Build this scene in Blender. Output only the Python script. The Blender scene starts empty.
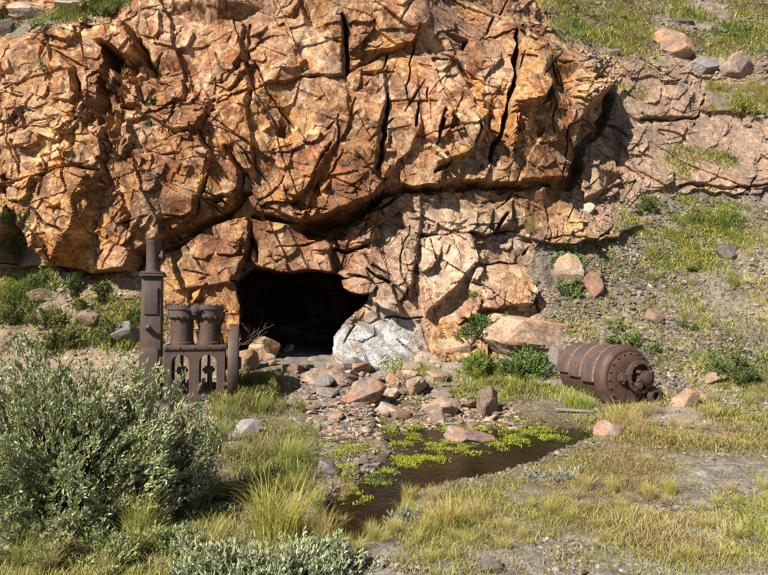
import bpy, math, random
import numpy as np
from mathutils import Vector, Matrix
from mathutils.geometry import delaunay_2d_cdt

SC = bpy.context.scene
COL = SC.collection
R = math.radians
# ------------------------------------------------------------------ camera
CAM_Z, PITCH, FPX = 1.6, R(2.9), 580.0
cam_d = bpy.data.cameras.new('camera')
cam_d.sensor_width = 36.0
cam_d.lens = FPX / 768.0 * 36.0
cam_d.clip_start, cam_d.clip_end = 0.05, 500.0
cam = bpy.data.objects.new('camera', cam_d)
cam.location = (0, 0, CAM_Z)
cam.rotation_euler = (R(90) + PITCH, 0, 0)
COL.objects.link(cam)
SC.camera = cam
# ------------------------------------------------------------------ sky and sun
TO_SUN = Vector((-0.60, -0.62, 0.72)).normalized()
w = bpy.data.worlds.new('World'); SC.world = w; w.use_nodes = True
nt = w.node_tree; nt.nodes.clear()
sky = nt.nodes.new('ShaderNodeTexSky'); sky.sky_type = 'NISHITA'; sky.sun_disc = False
sky.sun_elevation = math.asin(TO_SUN.z)
sky.sun_rotation = math.atan2(TO_SUN.x, TO_SUN.y) % (2 * math.pi)
sky.altitude = 3000
bg = nt.nodes.new('ShaderNodeBackground'); bg.inputs['Strength'].default_value = 0.05
wo = nt.nodes.new('ShaderNodeOutputWorld')
nt.links.new(sky.outputs[0], bg.inputs[0]); nt.links.new(bg.outputs[0], wo.inputs[0])
sun_d = bpy.data.lights.new('sun', 'SUN'); sun_d.energy = 5.0; sun_d.angle = R(0.5); sun_d.color = (1.0, 0.94, 0.84)
sun = bpy.data.objects.new('sun', sun_d)
sun.rotation_euler = TO_SUN.to_track_quat('Z', 'Y').to_euler()
sun.location = TO_SUN * 40
COL.objects.link(sun)
SC.view_settings.view_transform = 'Standard'
SC.view_settings.look = 'None'
SC.view_settings.exposure = 1.0
SC.view_settings.gamma = 1.0
SC.view_settings.use_curve_mapping = False
SC.cycles.max_bounces = 5
SC.cycles.diffuse_bounces = 1
SC.cycles.transparent_max_bounces = 6
Q = 1.0                                  # mesh fineness
# ------------------------------------------------------------------ numeric helpers
rng = np.random.default_rng(11)
random.seed(5)
_T = np.random.default_rng(77).random((64, 64, 64)).astype(np.float32)

def vn(x, y, z):
    xi = np.floor(x).astype(np.int64); yi = np.floor(y).astype(np.int64); zi = np.floor(z).astype(np.int64)
    fx = (x - xi); fy = (y - yi); fz = (z - zi)
    fx = fx*fx*(3-2*fx); fy = fy*fy*(3-2*fy); fz = fz*fz*(3-2*fz)
    x0 = xi & 63; x1 = (xi+1) & 63; y0 = yi & 63; y1 = (yi+1) & 63; z0 = zi & 63; z1 = (zi+1) & 63
    a = _T[x0, y0, z0]*(1-fx) + _T[x1, y0, z0]*fx
    b = _T[x0, y1, z0]*(1-fx) + _T[x1, y1, z0]*fx
    c = _T[x0, y0, z1]*(1-fx) + _T[x1, y0, z1]*fx
    d = _T[x0, y1, z1]*(1-fx) + _T[x1, y1, z1]*fx
    return (a*(1-fy)+b*fy)*(1-fz) + (c*(1-fy)+d*fy)*fz

def fbm(x, y, z, octv=4, seed=0.0, gain=0.5):
    """roughly -1..1"""
    s = 0; a = 1.0; t = 0.0
    k = seed*7.31
    for i in range(octv):
        s = s + a*(vn(x+k, y+k*1.7, z-k*0.6)*2-1); t += a
        a *= gain
        x, y, z = (x*1.61+z*1.2)+3.1, y*2.02+11.3, (z*1.61-x*1.2)+5.7
    return s/t*1.5

def ridged(x, y, z, octv=4, seed=0.0):
    s = 0; a = 1.0; t = 0
    k = seed*5.17
    for i in range(octv):
        s = s + a*(1-np.abs(vn(x+k, y-k, z+k*0.4)*2-1)*1.6); t += a; a *= 0.5
        x, y, z = x*2.03+1.7, y*2.03+9.2, z*2.03+4.4
    return s/t

def sstep(a, b, x):
    t = np.clip((x-a)/(b-a), 0, 1); return t*t*(3-2*t)

def project(x, y, z):
    zc = z-CAM_Z
    f = y*math.cos(PITCH) + zc*math.sin(PITCH)
    u = -y*math.sin(PITCH) + zc*math.cos(PITCH)
    return 384 + FPX*x/f, 287.5 - FPX*u/f

def ray(px, py):
    px = np.asarray(px, float); py = np.asarray(py, float)
    a = (px-384)/FPX; b = (287.5-py)/FPX
    return a, math.cos(PITCH) - b*math.sin(PITCH), math.sin(PITCH) + b*math.cos(PITCH)

class Raster:
    """values on a regular 2-D raster, bilinear lookup"""
    def __init__(s, x0, y0, x1, y1, step, fill=0.0):
        s.x0, s.y0, s.st = x0, y0, step
        s.nx = int((x1-x0)/step)+1; s.ny = int((y1-y0)/step)+1
        s.a = np.full((s.ny, s.nx), fill, np.float32)
    def at(s, x, y):
        u = np.clip((x-s.x0)/s.st, 0, s.nx-1.001); v = np.clip((y-s.y0)/s.st, 0, s.ny-1.001)
        i = u.astype(np.int64); j = v.astype(np.int64); fu = u-i; fv = v-j
        a = s.a
        return (a[j, i]*(1-fu)+a[j, i+1]*fu)*(1-fv) + (a[j+1, i]*(1-fu)+a[j+1, i+1]*fu)*fv
    def tri(s, p, q, r, mode='add'):
        xs = [(k[0]-s.x0)/s.st for k in (p, q, r)]; ys = [(k[1]-s.y0)/s.st for k in (p, q, r)]
        i0 = max(0, int(math.ceil(min(xs)))); i1 = min(s.nx-1, int(math.floor(max(xs))))
        j0 = max(0, int(math.ceil(min(ys)))); j1 = min(s.ny-1, int(math.floor(max(ys))))
        if i1 < i0 or j1 < j0: return
        X, Y = np.meshgrid(np.arange(i0, i1+1), np.arange(j0, j1+1))
        det = (ys[1]-ys[2])*(xs[0]-xs[2]) + (xs[2]-xs[1])*(ys[0]-ys[2])
        if abs(det) < 1e-9: return
        l0 = ((ys[1]-ys[2])*(X-xs[2]) + (xs[2]-xs[1])*(Y-ys[2]))/det
        l1 = ((ys[2]-ys[0])*(X-xs[2]) + (xs[0]-xs[2])*(Y-ys[2]))/det
        l2 = 1-l0-l1
        m = (l0 >= -1e-7) & (l1 >= -1e-7) & (l2 >= -1e-7)
        val = l0*p[2]+l1*q[2]+l2*r[2]
        blk = s.buf[j0:j1+1, i0:i1+1]
        blk[m] = val[m]
    def tin(s, pts, edges=None, faces=None, inside=False):
        """write the TIN of pts (x,y,v) over a scratch buffer, NaN outside"""
        s.buf = np.full_like(s.a, np.nan)
        v2 = [Vector((p[0], p[1])) for p in pts]
        o = delaunay_2d_cdt(v2, edges or [], faces or [], 1 if inside else 0, 1e-4)
        vals = [pts[k[0]][2] if len(k) else 0.0 for k in o[3]]
        for t in o[2]:
            for q in range(1, len(t)-1):
                a, b, c = t[0], t[q], t[q+1]
                s.tri((*o[0][a], vals[a]), (*o[0][b], vals[b]), (*o[0][c], vals[c]))
        return s.buf
    def add_poly(s, poly, inner=(), sign=1.0):
        n = len(poly)
        b = s.tin(list(poly)+list(inner), edges=[(i, (i+1) % n) for i in range(n)], inside=True)
        m = ~np.isnan(b)
        s.a[m] += sign*b[m]
    def mask_poly(s, poly, val=1.0):
        s.buf = np.full_like(s.a, np.nan)
        n = len(poly)
        o = delaunay_2d_cdt([Vector(p) for p in poly], [(i, (i+1) % n) for i in range(n)], [], 1, 1e-4)
        for t in o[2]:
            for q in range(1, len(t)-1):
                s.tri((*o[0][t[0]], val), (*o[0][t[q]], val), (*o[0][t[q+1]], val))
        m = ~np.isnan(s.buf)
        s.a[m] = val
    def blur(s, n):
        for _ in range(n):
            a = np.pad(s.a, 1, mode='edge')
            a = (a[:-2]+2*a[1:-1]+a[2:])/4
            s.a = (a[:, :-2]+2*a[:, 1:-1]+a[:, 2:])/4
    def crack(s, pts, depth):
        """pts: (x, y, halfwidth); carve a V groove"""
        for (xa, ya, wa), (xb, yb, wb) in zip(pts, pts[1:]):
            wm = max(wa, wb)+1
            i0 = max(0, int((min(xa, xb)-wm-s.x0)/s.st)); i1 = min(s.nx-1, int((max(xa, xb)+wm-s.x0)/s.st)+1)
            j0 = max(0, int((min(ya, yb)-wm-s.y0)/s.st)); j1 = min(s.ny-1, int((max(ya, yb)+wm-s.y0)/s.st)+1)
            if i1 <= i0 or j1 <= j0: continue
            X, Y = np.meshgrid(s.x0+np.arange(i0, i1+1)*s.st, s.y0+np.arange(j0, j1+1)*s.st)
            L = (xb-xa)**2+(yb-ya)**2+1e-9
            t = np.clip(((X-xa)*(xb-xa)+(Y-ya)*(yb-ya))/L, 0, 1)
            d = np.hypot(X-xa-t*(xb-xa), Y-ya-t*(yb-ya))/(wa+(wb-wa)*t)
            g = -depth*sstep(1.15, 0.55, d)
            blk = s.a[j0:j1+1, i0:i1+1]
            np.minimum(blk, g, out=blk)

def cells(x, z, seed, jit=0.9):
    """2-D jittered-lattice cells: id hash, F1, F2, dx, dz"""
    g = np.random.default_rng(seed); N = 256
    JX = g.random((N, N)); JZ = g.random((N, N)); H = g.random((N, N, 4))
    xi = np.floor(x).astype(np.int64); zi = np.floor(z).astype(np.int64)
    F1 = np.full(x.shape, 9.0); F2 = np.full(x.shape, 9.0)
    bi = np.zeros(x.shape, np.int64); bj = np.zeros(x.shape, np.int64); DX = np.zeros(x.shape); DZ = np.zeros(x.shape)
    for a in (-1, 0, 1):
        for b in (-1, 0, 1):
            ii = (xi+a) & 255; jj = (zi+b) & 255
            dx = x-(xi+a+0.5+(JX[ii, jj]-0.5)*jit); dz = z-(zi+b+0.5+(JZ[ii, jj]-0.5)*jit)
            d = np.hypot(dx, dz)
            m = d < F1
            F2 = np.where(m, F1, np.minimum(F2, d)); F1 = np.where(m, d, F1)
            bi = np.where(m, ii, bi); bj = np.where(m, jj, bj); DX = np.where(m, dx, DX); DZ = np.where(m, dz, DZ)
    return H[bi, bj], F1, F2, DX, DZ

# ------------------------------------------------------------------ mesh and material helpers
def mesh_np(name, V, F, col=None, smooth=False, mat=None, parent=None):
    """V (n,3), F (m,k) int array with constant k or list of such arrays"""
    me = bpy.data.meshes.new(name)
    Fs = F if isinstance(F, list) else [F]
    Fs = [np.asarray(f, np.int32) for f in Fs if len(f)]
    me.vertices.add(len(V)); me.vertices.foreach_set('co', np.asarray(V, np.float32).ravel())
    li = np.concatenate([f.ravel() for f in Fs])
    tot = np.concatenate([np.full(len(f), f.shape[1], np.int32) for f in Fs])
    st = np.concatenate([[0], np.cumsum(tot)[:-1]]).astype(np.int32)
    me.loops.add(len(li)); me.loops.foreach_set('vertex_index', li)
    me.polygons.add(len(tot)); me.polygons.foreach_set('loop_start', st); me.polygons.foreach_set('loop_total', tot)
    me.polygons.foreach_set('use_smooth', np.full(len(tot), smooth, bool))
    me.update(calc_edges=True)
    if col is not None:
        at = me.color_attributes.new('col', 'FLOAT_COLOR', 'POINT')
        c = np.ones((len(V), 4), np.float32); c[:, :3] = col
        at.data.foreach_set('color', c.ravel())
    o = bpy.data.objects.new(name, me); COL.objects.link(o)
    if mat: me.materials.append(mat)
    if parent: o.parent = parent
    return o

def tag(o, label=None, cat=None, group=None, kind=None):
    if label: o['label'] = label
    if cat: o['category'] = cat
    if group: o['group'] = group
    if kind: o['kind'] = kind
    return o

class NT:
    def __init__(s, name):
        s.m = bpy.data.materials.new(name); s.m.use_nodes = True
        s.t = s.m.node_tree; s.t.nodes.clear()
        s.out = s.n('OutputMaterial')
    def n(s, typ, **kw):
        nd = s.t.nodes.new('ShaderNode'+typ)
        for k, v in kw.items(): setattr(nd, k, v)
        return nd
    def l(s, a, b): s.t.links.new(a, b)
    def noise(s, vec, scale, detail=4, rough=0.55, dist=0.0):
        nd = s.n('TexNoise'); nd.inputs['Scale'].default_value = scale; nd.inputs['Detail'].default_value = detail
        nd.inputs['Roughness'].default_value = rough; nd.inputs['Distortion'].default_value = dist
        s.l(vec, nd.inputs['Vector']); return nd.outputs['Fac']
    def ramp(s, fac, stops, interp='LINEAR'):
        nd = s.n('ValToRGB'); nd.color_ramp.interpolation = interp
        e = nd.color_ramp.elements
        while len(e) < len(stops): e.new(0.5)
        for k, (p, c) in zip(e, stops):
            k.position = p; k.color = (c, c, c, 1) if isinstance(c, (int, float)) else (*c, 1)
        s.l(fac, nd.inputs[0]); return nd.outputs[0]
    def mix(s, a, b, fac, mode='MIX'):
        nd = s.n('Mix', data_type='RGBA', blend_type=mode)
        for i, v in ((0, fac), (6, a), (7, b)):
            sock = nd.inputs[i]
            if hasattr(v, 'is_linked'): s.l(v, sock)
            elif isinstance(v, (int, float)): sock.default_value = v if i == 0 else (v, v, v, 1)
            else: sock.default_value = (*v, 1)
        return nd.outputs[2]
    def math(s, op, a, b=0.0):
        nd = s.n('Math', operation=op)
        for sock, v in ((nd.inputs[0], a), (nd.inputs[1], b)):
            if hasattr(v, 'is_linked'): s.l(v, sock)
            else: sock.default_value = v
        return nd.outputs[0]
    def bump(s, h, strength=0.5, dist=0.02, prev=None):
        nd = s.n('Bump'); nd.inputs['Strength'].default_value = strength; nd.inputs['Distance'].default_value = dist
        s.l(h, nd.inputs['Height'])
        if prev: s.l(prev, nd.inputs['Normal'])
        return nd.outputs[0]
    def principled(s, base, rough=0.8, normal=None, metal=0.0, spec=0.3):
        nd = s.n('BsdfPrincipled')
        for key, v in (('Base Color', base), ('Roughness', rough), ('Metallic', metal), ('Specular IOR Level', spec)):
            sock = nd.inputs[key]
            if hasattr(v, 'is_linked'): s.l(v, sock)
            elif isinstance(v, (int, float)): sock.default_value = v
            else: sock.default_value = (*v, 1)
        if normal: s.l(normal, nd.inputs['Normal'])
        s.l(nd.outputs[0], s.out.inputs[0]); return nd

def mat_rock(name='weathered_rock', tint=False):
    k = NT(name)
    tc = k.n('TexCoord').outputs['Object']
    at = k.n('Attribute', attribute_name='col').outputs['Color']
    if tint:
        oi = k.n('ObjectInfo').outputs['Color']; at = k.mix(at, oi, 1.0, 'MULTIPLY')
    n1 = k.noise(tc, 9, 6, 0.7, 0.6)
    n2 = k.noise(tc, 38, 5, 0.7, 0.4)
    mp = k.n('Mapping'); mp.inputs['Scale'].default_value = (14, 14, 2.6); mp.inputs['Rotation'].default_value = (0.2, 0.25, 0)
    k.l(tc, mp.inputs[0]); n3 = k.noise(mp.outputs[0], 1.0, 5, 0.65, 0.8)
    c = k.mix(at, k.ramp(n1, [(0.3, 0.45), (0.5, 1.0), (0.72, 1.5)]), 0.85, 'MULTIPLY')
    n4 = k.noise(tc, 16, 7, 0.72, 1.2); n5 = k.noise(tc, 5.5, 7, 0.7, 1.5)
    c = k.mix(c, k.mix(c, (0.055, 0.03, 0.02), .75), k.ramp(n4, [(0.57, 0.0), (0.68, 0.85)]))
    c = k.mix(c, k.mix(c, (0.62, 0.50, 0.36), .6), k.ramp(n4, [(0.32, 0.7), (0.43, 0.0)]))
    c = k.mix(c, k.mix(c, (0.20, 0.12, 0.09), .6), k.ramp(n5, [(0.55, 0.0), (0.63, 0.7)]))
    c = k.mix(c, k.ramp(n2, [(0.3, 0.5), (0.5, 1.0), (0.7, 1.4)]), 0.8, 'MULTIPLY')
    c = k.mix(c, (0.33, 0.15, 0.05), k.ramp(n3, [(0.55, 0.0), (0.7, 0.4)]))
    b = k.bump(n1, 0.22, 0.04); b = k.bump(n2, 0.6, 0.018, b)
    k.principled(c, 0.85, b, spec=0.25)
    return k.m

def mat_soil(name='stony_soil'):
    k = NT(name)
    tc = k.n('TexCoord').outputs['Object']
    at = k.n('Attribute', attribute_name='col').outputs['Color']
    n1 = k.noise(tc, 18, 6, 0.75)
    v = k.n('TexVoronoi'); v.inputs['Scale'].default_value = 55; k.l(tc, v.inputs['Vector'])
    hs = k.n('SeparateColor'); k.l(v.outputs['Color'], hs.inputs[0])
    c = k.mix(at, k.ramp(n1, [(0.3, 0.5), (0.5, 1.0), (0.7, 1.4)]), 0.8, 'MULTIPLY')
    c = k.mix(c, k.ramp(hs.outputs[0], [(0.0, 0.55), (0.6, 1.0), (1.0, 1.6)]), 0.7, 'MULTIPLY')
    b = k.bump(k.math('SUBTRACT', 1.0, v.outputs['Distance']), 0.3, 0.012); b = k.bump(n1, 0.5, 0.02, b)
    k.principled(c, 0.92, b, spec=0.15)
    return k.m
# ================================================================== TERRAIN
# distances (m) of the broad shape of the slope, given for view columns; (row, distance) pairs
PROF = {
 -300: [(430,10.6),(400,10.0),(350,10.9),(300,11.8),(270,12.5),(200,12.9),(100,13.4),(30,14.2),(0,16.5),(-150,24)],
 0:   [(430,10.5),(400,10.0),(350,10.8),(300,11.6),(272,12.2),(250,12.3),(200,12.4),(100,12.9),(30,13.6),(10,15.2),(0,16.5),(-150,22)],
 140: [(430,10.8),(400,10.3),(350,10.9),(300,11.7),(270,12.0),(200,12.3),(100,12.9),(50,13.2),(10,13.8),(-150,16)],
 240: [(430,11.0),(400,10.7),(365,11.7),(300,12.0),(200,12.2),(100,12.7),(0,13.6),(-150,16)],
 330: [(430,11.3),(400,11.1),(365,11.9),(300,12.2),(200,12.3),(100,12.6),(0,13.5),(-150,16)],
 420: [(430,11.2),(400,10.9),(365,11.5),(300,12.05),(230,12.2),(196,12.35),(178,12.75),(100,12.9),(0,14),(-150,17)],
 520: [(430,10.8),(400,10.4),(360,11.1),(300,12.1),(250,12.5),(205,12.85),(184,13.3),(100,13.6),(40,14.6),(0,17),(-150,24)],
 600: [(430,10.5),(400,10.1),(350,11.1),(300,12.2),(250,13.3),(200,14.4),(150,15.2),(100,16.0),(60,17),(0,20.5),(-150,32)],
 700: [(430,10.3),(400,10.0),(350,11.2),(300,12.4),(250,14),(200,15.6),(150,16.6),(100,17.6),(60,19),(0,24),(-150,40)],
 1050:[(430,10.3),(400,10.0),(350,11.2),(300,12.5),(250,14.2),(200,16),(150,17.2),(100,18.5),(60,20),(0,25),(-150,42)],
}
YM = Raster(-300, -150, 1050, 470, 4)
_rows = YM.y0+np.arange(YM.ny)*4; _cols = YM.x0+np.arange(YM.nx)*4
_pk = sorted(PROF)
_tab = np.array([np.interp(_rows, [p for p, _ in sorted(PROF[k])], [y for _, y in sorted(PROF[k])]) for k in _pk])
YM.a = np.array([np.interp(_cols, _pk, _tab[:, j]) for j in range(YM.ny)], np.float32)
YM.blur(3)

RB = (-300, -160, 1060, 480, 0.5)
BL = Raster(*RB)
BLOCKS = [
 # the big overhanging mass
 ([(-80,272,.5),(40,263,.55),(87,272,.6),(133,270,.6),(143,253,.45),(163,245,.35),(187,232,.35),(220,215,.35),(247,192,.35),(256,212,.45),(285,219,.6),(300,224,.85),(333,213,.8),(367,200,.75),(382,190,.6),(420,187,.45),(470,183,.42),(512,186,.45),(540,183,.45),(562,183,.65),(567,155,.75),(574,125,.9),(603,92,1.05),(592,65,.75),(560,45,.45),(535,20,.3),(530,-30,.0),(400,-60,0),(200,-60,0),(60,8,0.0),(0,25,.0),(-80,20,.0)],
  [(150,150,.7),(60,180,.65),(50,100,.45),(300,130,.5),(350,160,.75),(425,60,.4),(440,130,.5),(505,120,.5),(555,90,.6),(380,120,.5),(250,60,.2),(345,40,.15),(480,160,.5),(210,110,.4)]),
 ([(436,25,.0),(456,57,.25),(470,90,.5),(482,125,.8),(478,154,.6),(440,165,.25),(425,120,.05),(428,70,.0)], []),
 # upper left slab, cavity below it
 ([(95,30,.15),(120,22,.3),(136,33,.5),(147,60,.6),(133,66,.5),(118,52,.45),(100,44,.3)], []),
 ([(104,44,-.3),(118,54,-.7),(134,66,-.7),(128,78,-.7),(118,84,-.7),(108,88,-.5)], []),
 ([(110,84,-.6),(120,82,-.6),(119,120,-.5),(116,158,-.4),(107,155,-.3),(107,120,-.4)], []),
 ([(138,33,-.05),(160,74,-.3),(134,76,-.3),(148,62,-.3)], []),
 ([(-40,40,.05),(25,45,.05),(55,50,.1),(72,64,.35),(76,100,.45),(66,108,.4),(40,122,.2),(12,132,.1),(-40,120,.05)], []),
 ([(76,64,.0),(94,72,.1),(104,88,.3),(106,120,.35),(84,100,.0)], []),
 ([(0,135,.1),(55,115,.2),(95,100,.3),(106,120,.45),(106,158,.55),(90,163,.4),(60,165,.3),(0,188,.2)], []),
 ([(0,195,.05),(60,167,.2),(90,163,.35),(101,160,.4),(106,182,.45),(80,196,.2),(78,243,.3),(48,262,.35),(0,270,.1)], []),
 ([(107,163,.1),(140,150,.2),(200,135,.25),(210,160,.3),(198,185,.3),(194,215,.25),(163,240,.25),(138,252,.25),(132,268,.25),(87,270,.3),(95,230,.05),(122,200,.2)], [(150,200,.3)]),
 ([(118,188,.1),(126,215,.3),(112,220,.15),(100,200,.05)], []),
 ([(204,155,.2),(225,150,.35),(238,172,.45),(236,190,.5),(222,206,.4),(202,200,.3)], []),
 ([(208,20,.05),(232,15,.1),(243,20,.2),(243,60,.2),(232,74,.3),(222,70,.2),(210,50,.05)], []),
 ([(145,10,-.05),(205,8,-.1),(208,45,-.1),(195,70,-.1),(160,75,-.15),(140,30,-.1)], []),
 ([(120,82,.05),(150,78,.2),(195,80,.15),(213,105,.3),(200,132,.4),(177,132,.4),(150,118,.15),(125,120,.05)], []),
 ([(122,82,.1),(140,76,.25),(139,104,.3),(121,102,.2)], []),
 ([(110,122,.15),(128,118,.3),(132,130,.3),(122,160,.3),(110,158,.2)], []),
 ([(216,75,.05),(240,78,.15),(251,90,.25),(251,170,.3),(240,172,.35),(232,150,.2),(214,125,.05)], []),
 ([(257,25,.1),(300,22,.14),(343,24,.2),(345,70,.24),(300,73,.24),(258,87,.24)], []),
 ([(352,5,.05),(425,0,.1),(430,30,.2),(412,42,.28),(375,50,.35),(353,53,.25)], []),
 ([(258,89,.05),(300,76,.08),(346,74,.1),(348,120,.2),(330,150,.25),(300,218,.25),(262,205,.2),(250,140,.1)], []),
 ([(353,58,.05),(386,62,.1),(388,92,.25),(376,140,.35),(374,172,.35),(352,150,.15)], []),
 ([(394,62,.0),(418,65,.05),(421,125,.22),(412,150,.25),(385,178,.22),(380,172,.1),(392,100,.0)], []),
 ([(421,90,.0),(436,105,.1),(446,107,.25),(437,143,.25),(424,140,.1)], []),
 ([(416,187,.1),(420,160,.1),(445,150,.2),(452,160,.25),(440,187,.2)], []),
 ([(523,40,.1),(545,50,.2),(556,78,.35),(543,106,.35),(520,104,.3),(514,160,.3),(508,150,.2),(512,100,.1)], []),
 ([(560,80,.05),(585,70,.15),(602,92,.15),(580,118,.2),(569,180,.15),(520,180,.1),(548,120,.1)], []),
 ([(485,60,-.05),(500,62,-.1),(512,90,-.1),(495,150,-.1),(484,128,-.2)], []),
 # lintel, slab and jambs of the adit
 ([(253,218,.35),(285,221,.4),(310,226,.3),(330,245,.4),(331,272,.5),(300,273,.55),(287,275,.55),(262,268,.5),(254,258,.35)], []),
 ([(162,252,.15),(187,240,.3),(220,219,.4),(251,218,.45),(251,240,.6),(246,262,.6),(240,285,.5),(215,285,.2),(180,290,.15),(160,275,.1)], []),
 ([(222,262,.1),(240,280,.4),(247,300,.5),(242,332,.4),(225,330,.1)], []),
 ([(333,272,.3),(343,270,.4),(366,272,.4),(370,282,.4),(358,280,.4),(343,279,.3)], []),
 ([(332,250,.15),(365,255,.25),(374,270,.3),(392,285,.3),(400,320,.35),(372,302,.3),(370,280,.2),(345,272,.2)], []),
 ([(385,200,.1),(420,192,.1),(420,234,.3),(410,300,.35),(395,285,.25),(372,262,.15),(368,215,.1)], []),
 ([(420,237,.1),(470,229,.18),(475,265,.3),(440,300,.38),(425,318,.35)], []),
 ([(470,210,.15),(512,198,.15),(510,220,.35),(490,236,.4),(468,229,.25)], []),
 ([(515,234,.1),(560,215,.1),(620,205,.1),(642,225,.3),(615,238,.4),(592,243,.45),(545,246,.2)], []),
 ([(475,270,.15),(520,262,.15),(538,280,.35),(530,305,.5),(475,312,.4),(468,290,.25)], []),
 ([(433,322,.05),(470,306,.15),(489,330,.3),(488,362,.4),(433,364,.15)], []),
 # bedrock benches of the right hand slope
 ([(600,75,.05),(640,65,.1),(690,90,.1),(692,116,.16),(640,120,.14),(612,106,.1)], []),
 ([(618,128,.1),(700,118,.1),(768,125,.1),(800,190,.12),(690,186,.14),(640,192,.14),(622,172,.1)], []),
 ([(692,70,.05),(768,75,.1),(800,118,.15),(700,112,.15)], []),
 ([(580,150,.05),(612,140,.1),(622,180,.3),(585,200,.25)], []),
 # left bank
 ([(110,322,.2),(130,318,.35),(142,330,.45),(135,345,.5),(108,342,.3)], []),
]
for poly, inner in BLOCKS: BL.add_poly(poly, inner)
BL.blur(5)

CK = Raster(*RB)
CRACKS = [
 (1.1, [(300,229,2.5),(318,230,9),(335,227,11),(352,218,10),(368,208,6),(382,196,3)]),
 (.45, [(382,196,2.5),(400,193,3),(420,190,3.5),(445,188,4),(470,187,4),(500,189,5),(516,189,3),(545,186,2)]),
 (.6, [(604,94,3),(605,112,4.5),(602,128,5),(588,140,5.5),(580,150,6),(577,168,6),(570,184,5),(562,188,3)]),
 (.3, [(165,252,3),(178,245,5),(188,238,4),(205,226,2),(222,217,2),(240,203,2),(249,192,2)]),
 (.45, [(106,48,2),(112,56,5),(122,68,7),(124,76,5),(114,80,4)]),
 (.3, [(143,42,2),(149,58,4),(153,70,5)]),
 (.35, [(252,216,1.5),(268,218,2),(286,221,2)]),
 (.3, [(140,256,3),(146,262,4),(138,270,3)]),
 (.5, [(343,20,1.5),(346,30,3.5),(348,50,4),(347,72,3)]),
 (.35, [(346,72,1.2),(380,50,3),(395,45,3),(420,37,1.5)]),
 (.25, [(254,88,1.5),(275,80,2),(300,72,1)]),
 (.5, [(389,90,1.5),(387,115,2.5),(381,140,4),(377,168,4)]),
 (.4, [(419,97,1.5),(417,112,3.5),(416,124,2)]),
 (.3, [(446,107,1.5),(442,125,3),(437,143,1.5)]),
 (.7, [(513,86,4),(509,110,4.5),(502,130,4),(494,150,4),(492,160,3)]),
 (.7, [(517,15,2),(518,50,4),(516,80,5),(512,95,5)]),
 (.5, [(446,35,3),(458,38,6),(468,37,5),(462,46,4)]),
 (.5, [(518,20,4),(526,26,5),(529,34,3)]),
 (.45, [(556,78,1.5),(551,93,4.5),(543,105,2)]),
 (.4, [(436,172,3),(446,165,5),(452,158,2)]),
 (.3, [(437,152,1.5),(448,160,1.5)]),
 (.5, [(248,20,2.5),(249,40,3),(246,63,2.5)]),
 (.5, [(252,87,2),(252,110,2)]),
 (.3, [(214,50,1.5),(222,68,2),(232,74,2.5),(241,70,2)]),
 (.3, [(193,108,2.5),(213,104,3)]),
 (.45, [(176,134,2.5),(200,131,3),(203,137,3)]),
 (.5, [(203,137,2),(211,150,3.5),(208,165,3),(200,190,2.5),(194,215,2)]),
 (.5, [(240,172,4),(237,185,4),(232,195,3)]),
 (.3, [(226,147,3),(222,156,2)]),
 (.35, [(203,196,2),(216,192,3.5),(230,190,3)]),
 (.45, [(71,64,2),(76,80,4),(74,100,4.5),(68,104,3)]),
 (.4, [(66,110,2),(80,112,4),(86,104,3)]),
 (.2, [(14,129,1.5),(32,120,2),(53,112,1.5)]),
 (.4, [(110,85,5),(110,105,4),(109,130,4),(107,156,2.5)]),
 (.4, [(119,78,5),(118,100,5)]),
 (.3, [(120,105,2),(132,108,4),(140,103,3)]),
 (.3, [(62,164,2),(72,163,2),(88,160,1)]),
 (.4, [(11,140,2.5),(13,155,2),(17,185,2)]),
 (.5, [(1,175,3),(4,195,4)]),
 (.45, [(99,165,2),(96,178,5),(100,182,4),(77,194,2)]),
 (.4, [(119,192,2.5),(122,205,4),(117,213,1.5)]),
 (.35, [(46,263,1.2),(58,252,3),(76,243,1.5)]),
 (.4, [(188,80,1),(188,86,1)]),
 (.5, [(333,249,1.5),(345,252,2.5),(358,250,2.5),(367,246,1.5)]),
 (.4, [(367,268,2),(375,275,2.5),(390,283,2.5)]),
 (.25, [(385,318,1.2),(405,319,1.6),(422,318,1.2)]),
 (.2, [(420,235,1),(470,232,1.3),(517,231,1)]),
 (.3, [(508,212,2),(500,228,3),(485,235,2.5),(470,233,1)]),
 (.4, [(592,243,2),(600,238,3),(612,232,2.5)]),
 (.25, [(547,240,1),(570,236,1.5),(590,243,1.5)]),
 (.5, [(251,232,1.5),(254,246,3),(257,262,3)]),
 (.4, [(370,212,2),(382,207,2.5),(400,196,1.5)]),
 (.2, [(410,300,1),(402,262,1.2),(410,225,1)]),
 (.2, [(474,265,1),(500,262,1.2),(520,262,1)]),
 (.3, [(600,122,2),(628,135,1.5)]),
 (.25, [(680,186,1.5),(720,190,2),(768,186,2)]),
 (.25, [(640,120,1.2),(668,122,2),(700,117,1.5)]),
 (.2, [(330,140,1),(322,155,1.6),(316,167,1)]),
 (.2, [(355,95,1.2),(350,110,1.5)]),
 (.25, [(337,110,1),(336,140,1.3)]),
 (.3, [(420,30,1.5),(410,60,1.2),(408,90,1)]),
]
def jag(pts, k):
    out = []
    for (xa, ya, wa), (xb, yb, wb) in zip(pts, pts[1:]):
        L = math.hypot(xb-xa, yb-ya); m = max(1, int(L/7))
        for q in range(m):
            t = (q+(.5*random.uniform(-.6, .6) if q else 0))/m; o = random.uniform(-1, 1)*min(2.2, .12*L) if q else 0
            out.append((xa+(xb-xa)*t-(yb-ya)/L*o, ya+(yb-ya)*t+(xb-xa)/L*o, k*(wa+(wb-wa)*t)*random.uniform(.45, 1.2)))
    out.append((*pts[-1][:2], pts[-1][2]*k*.7))
    return out
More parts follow.
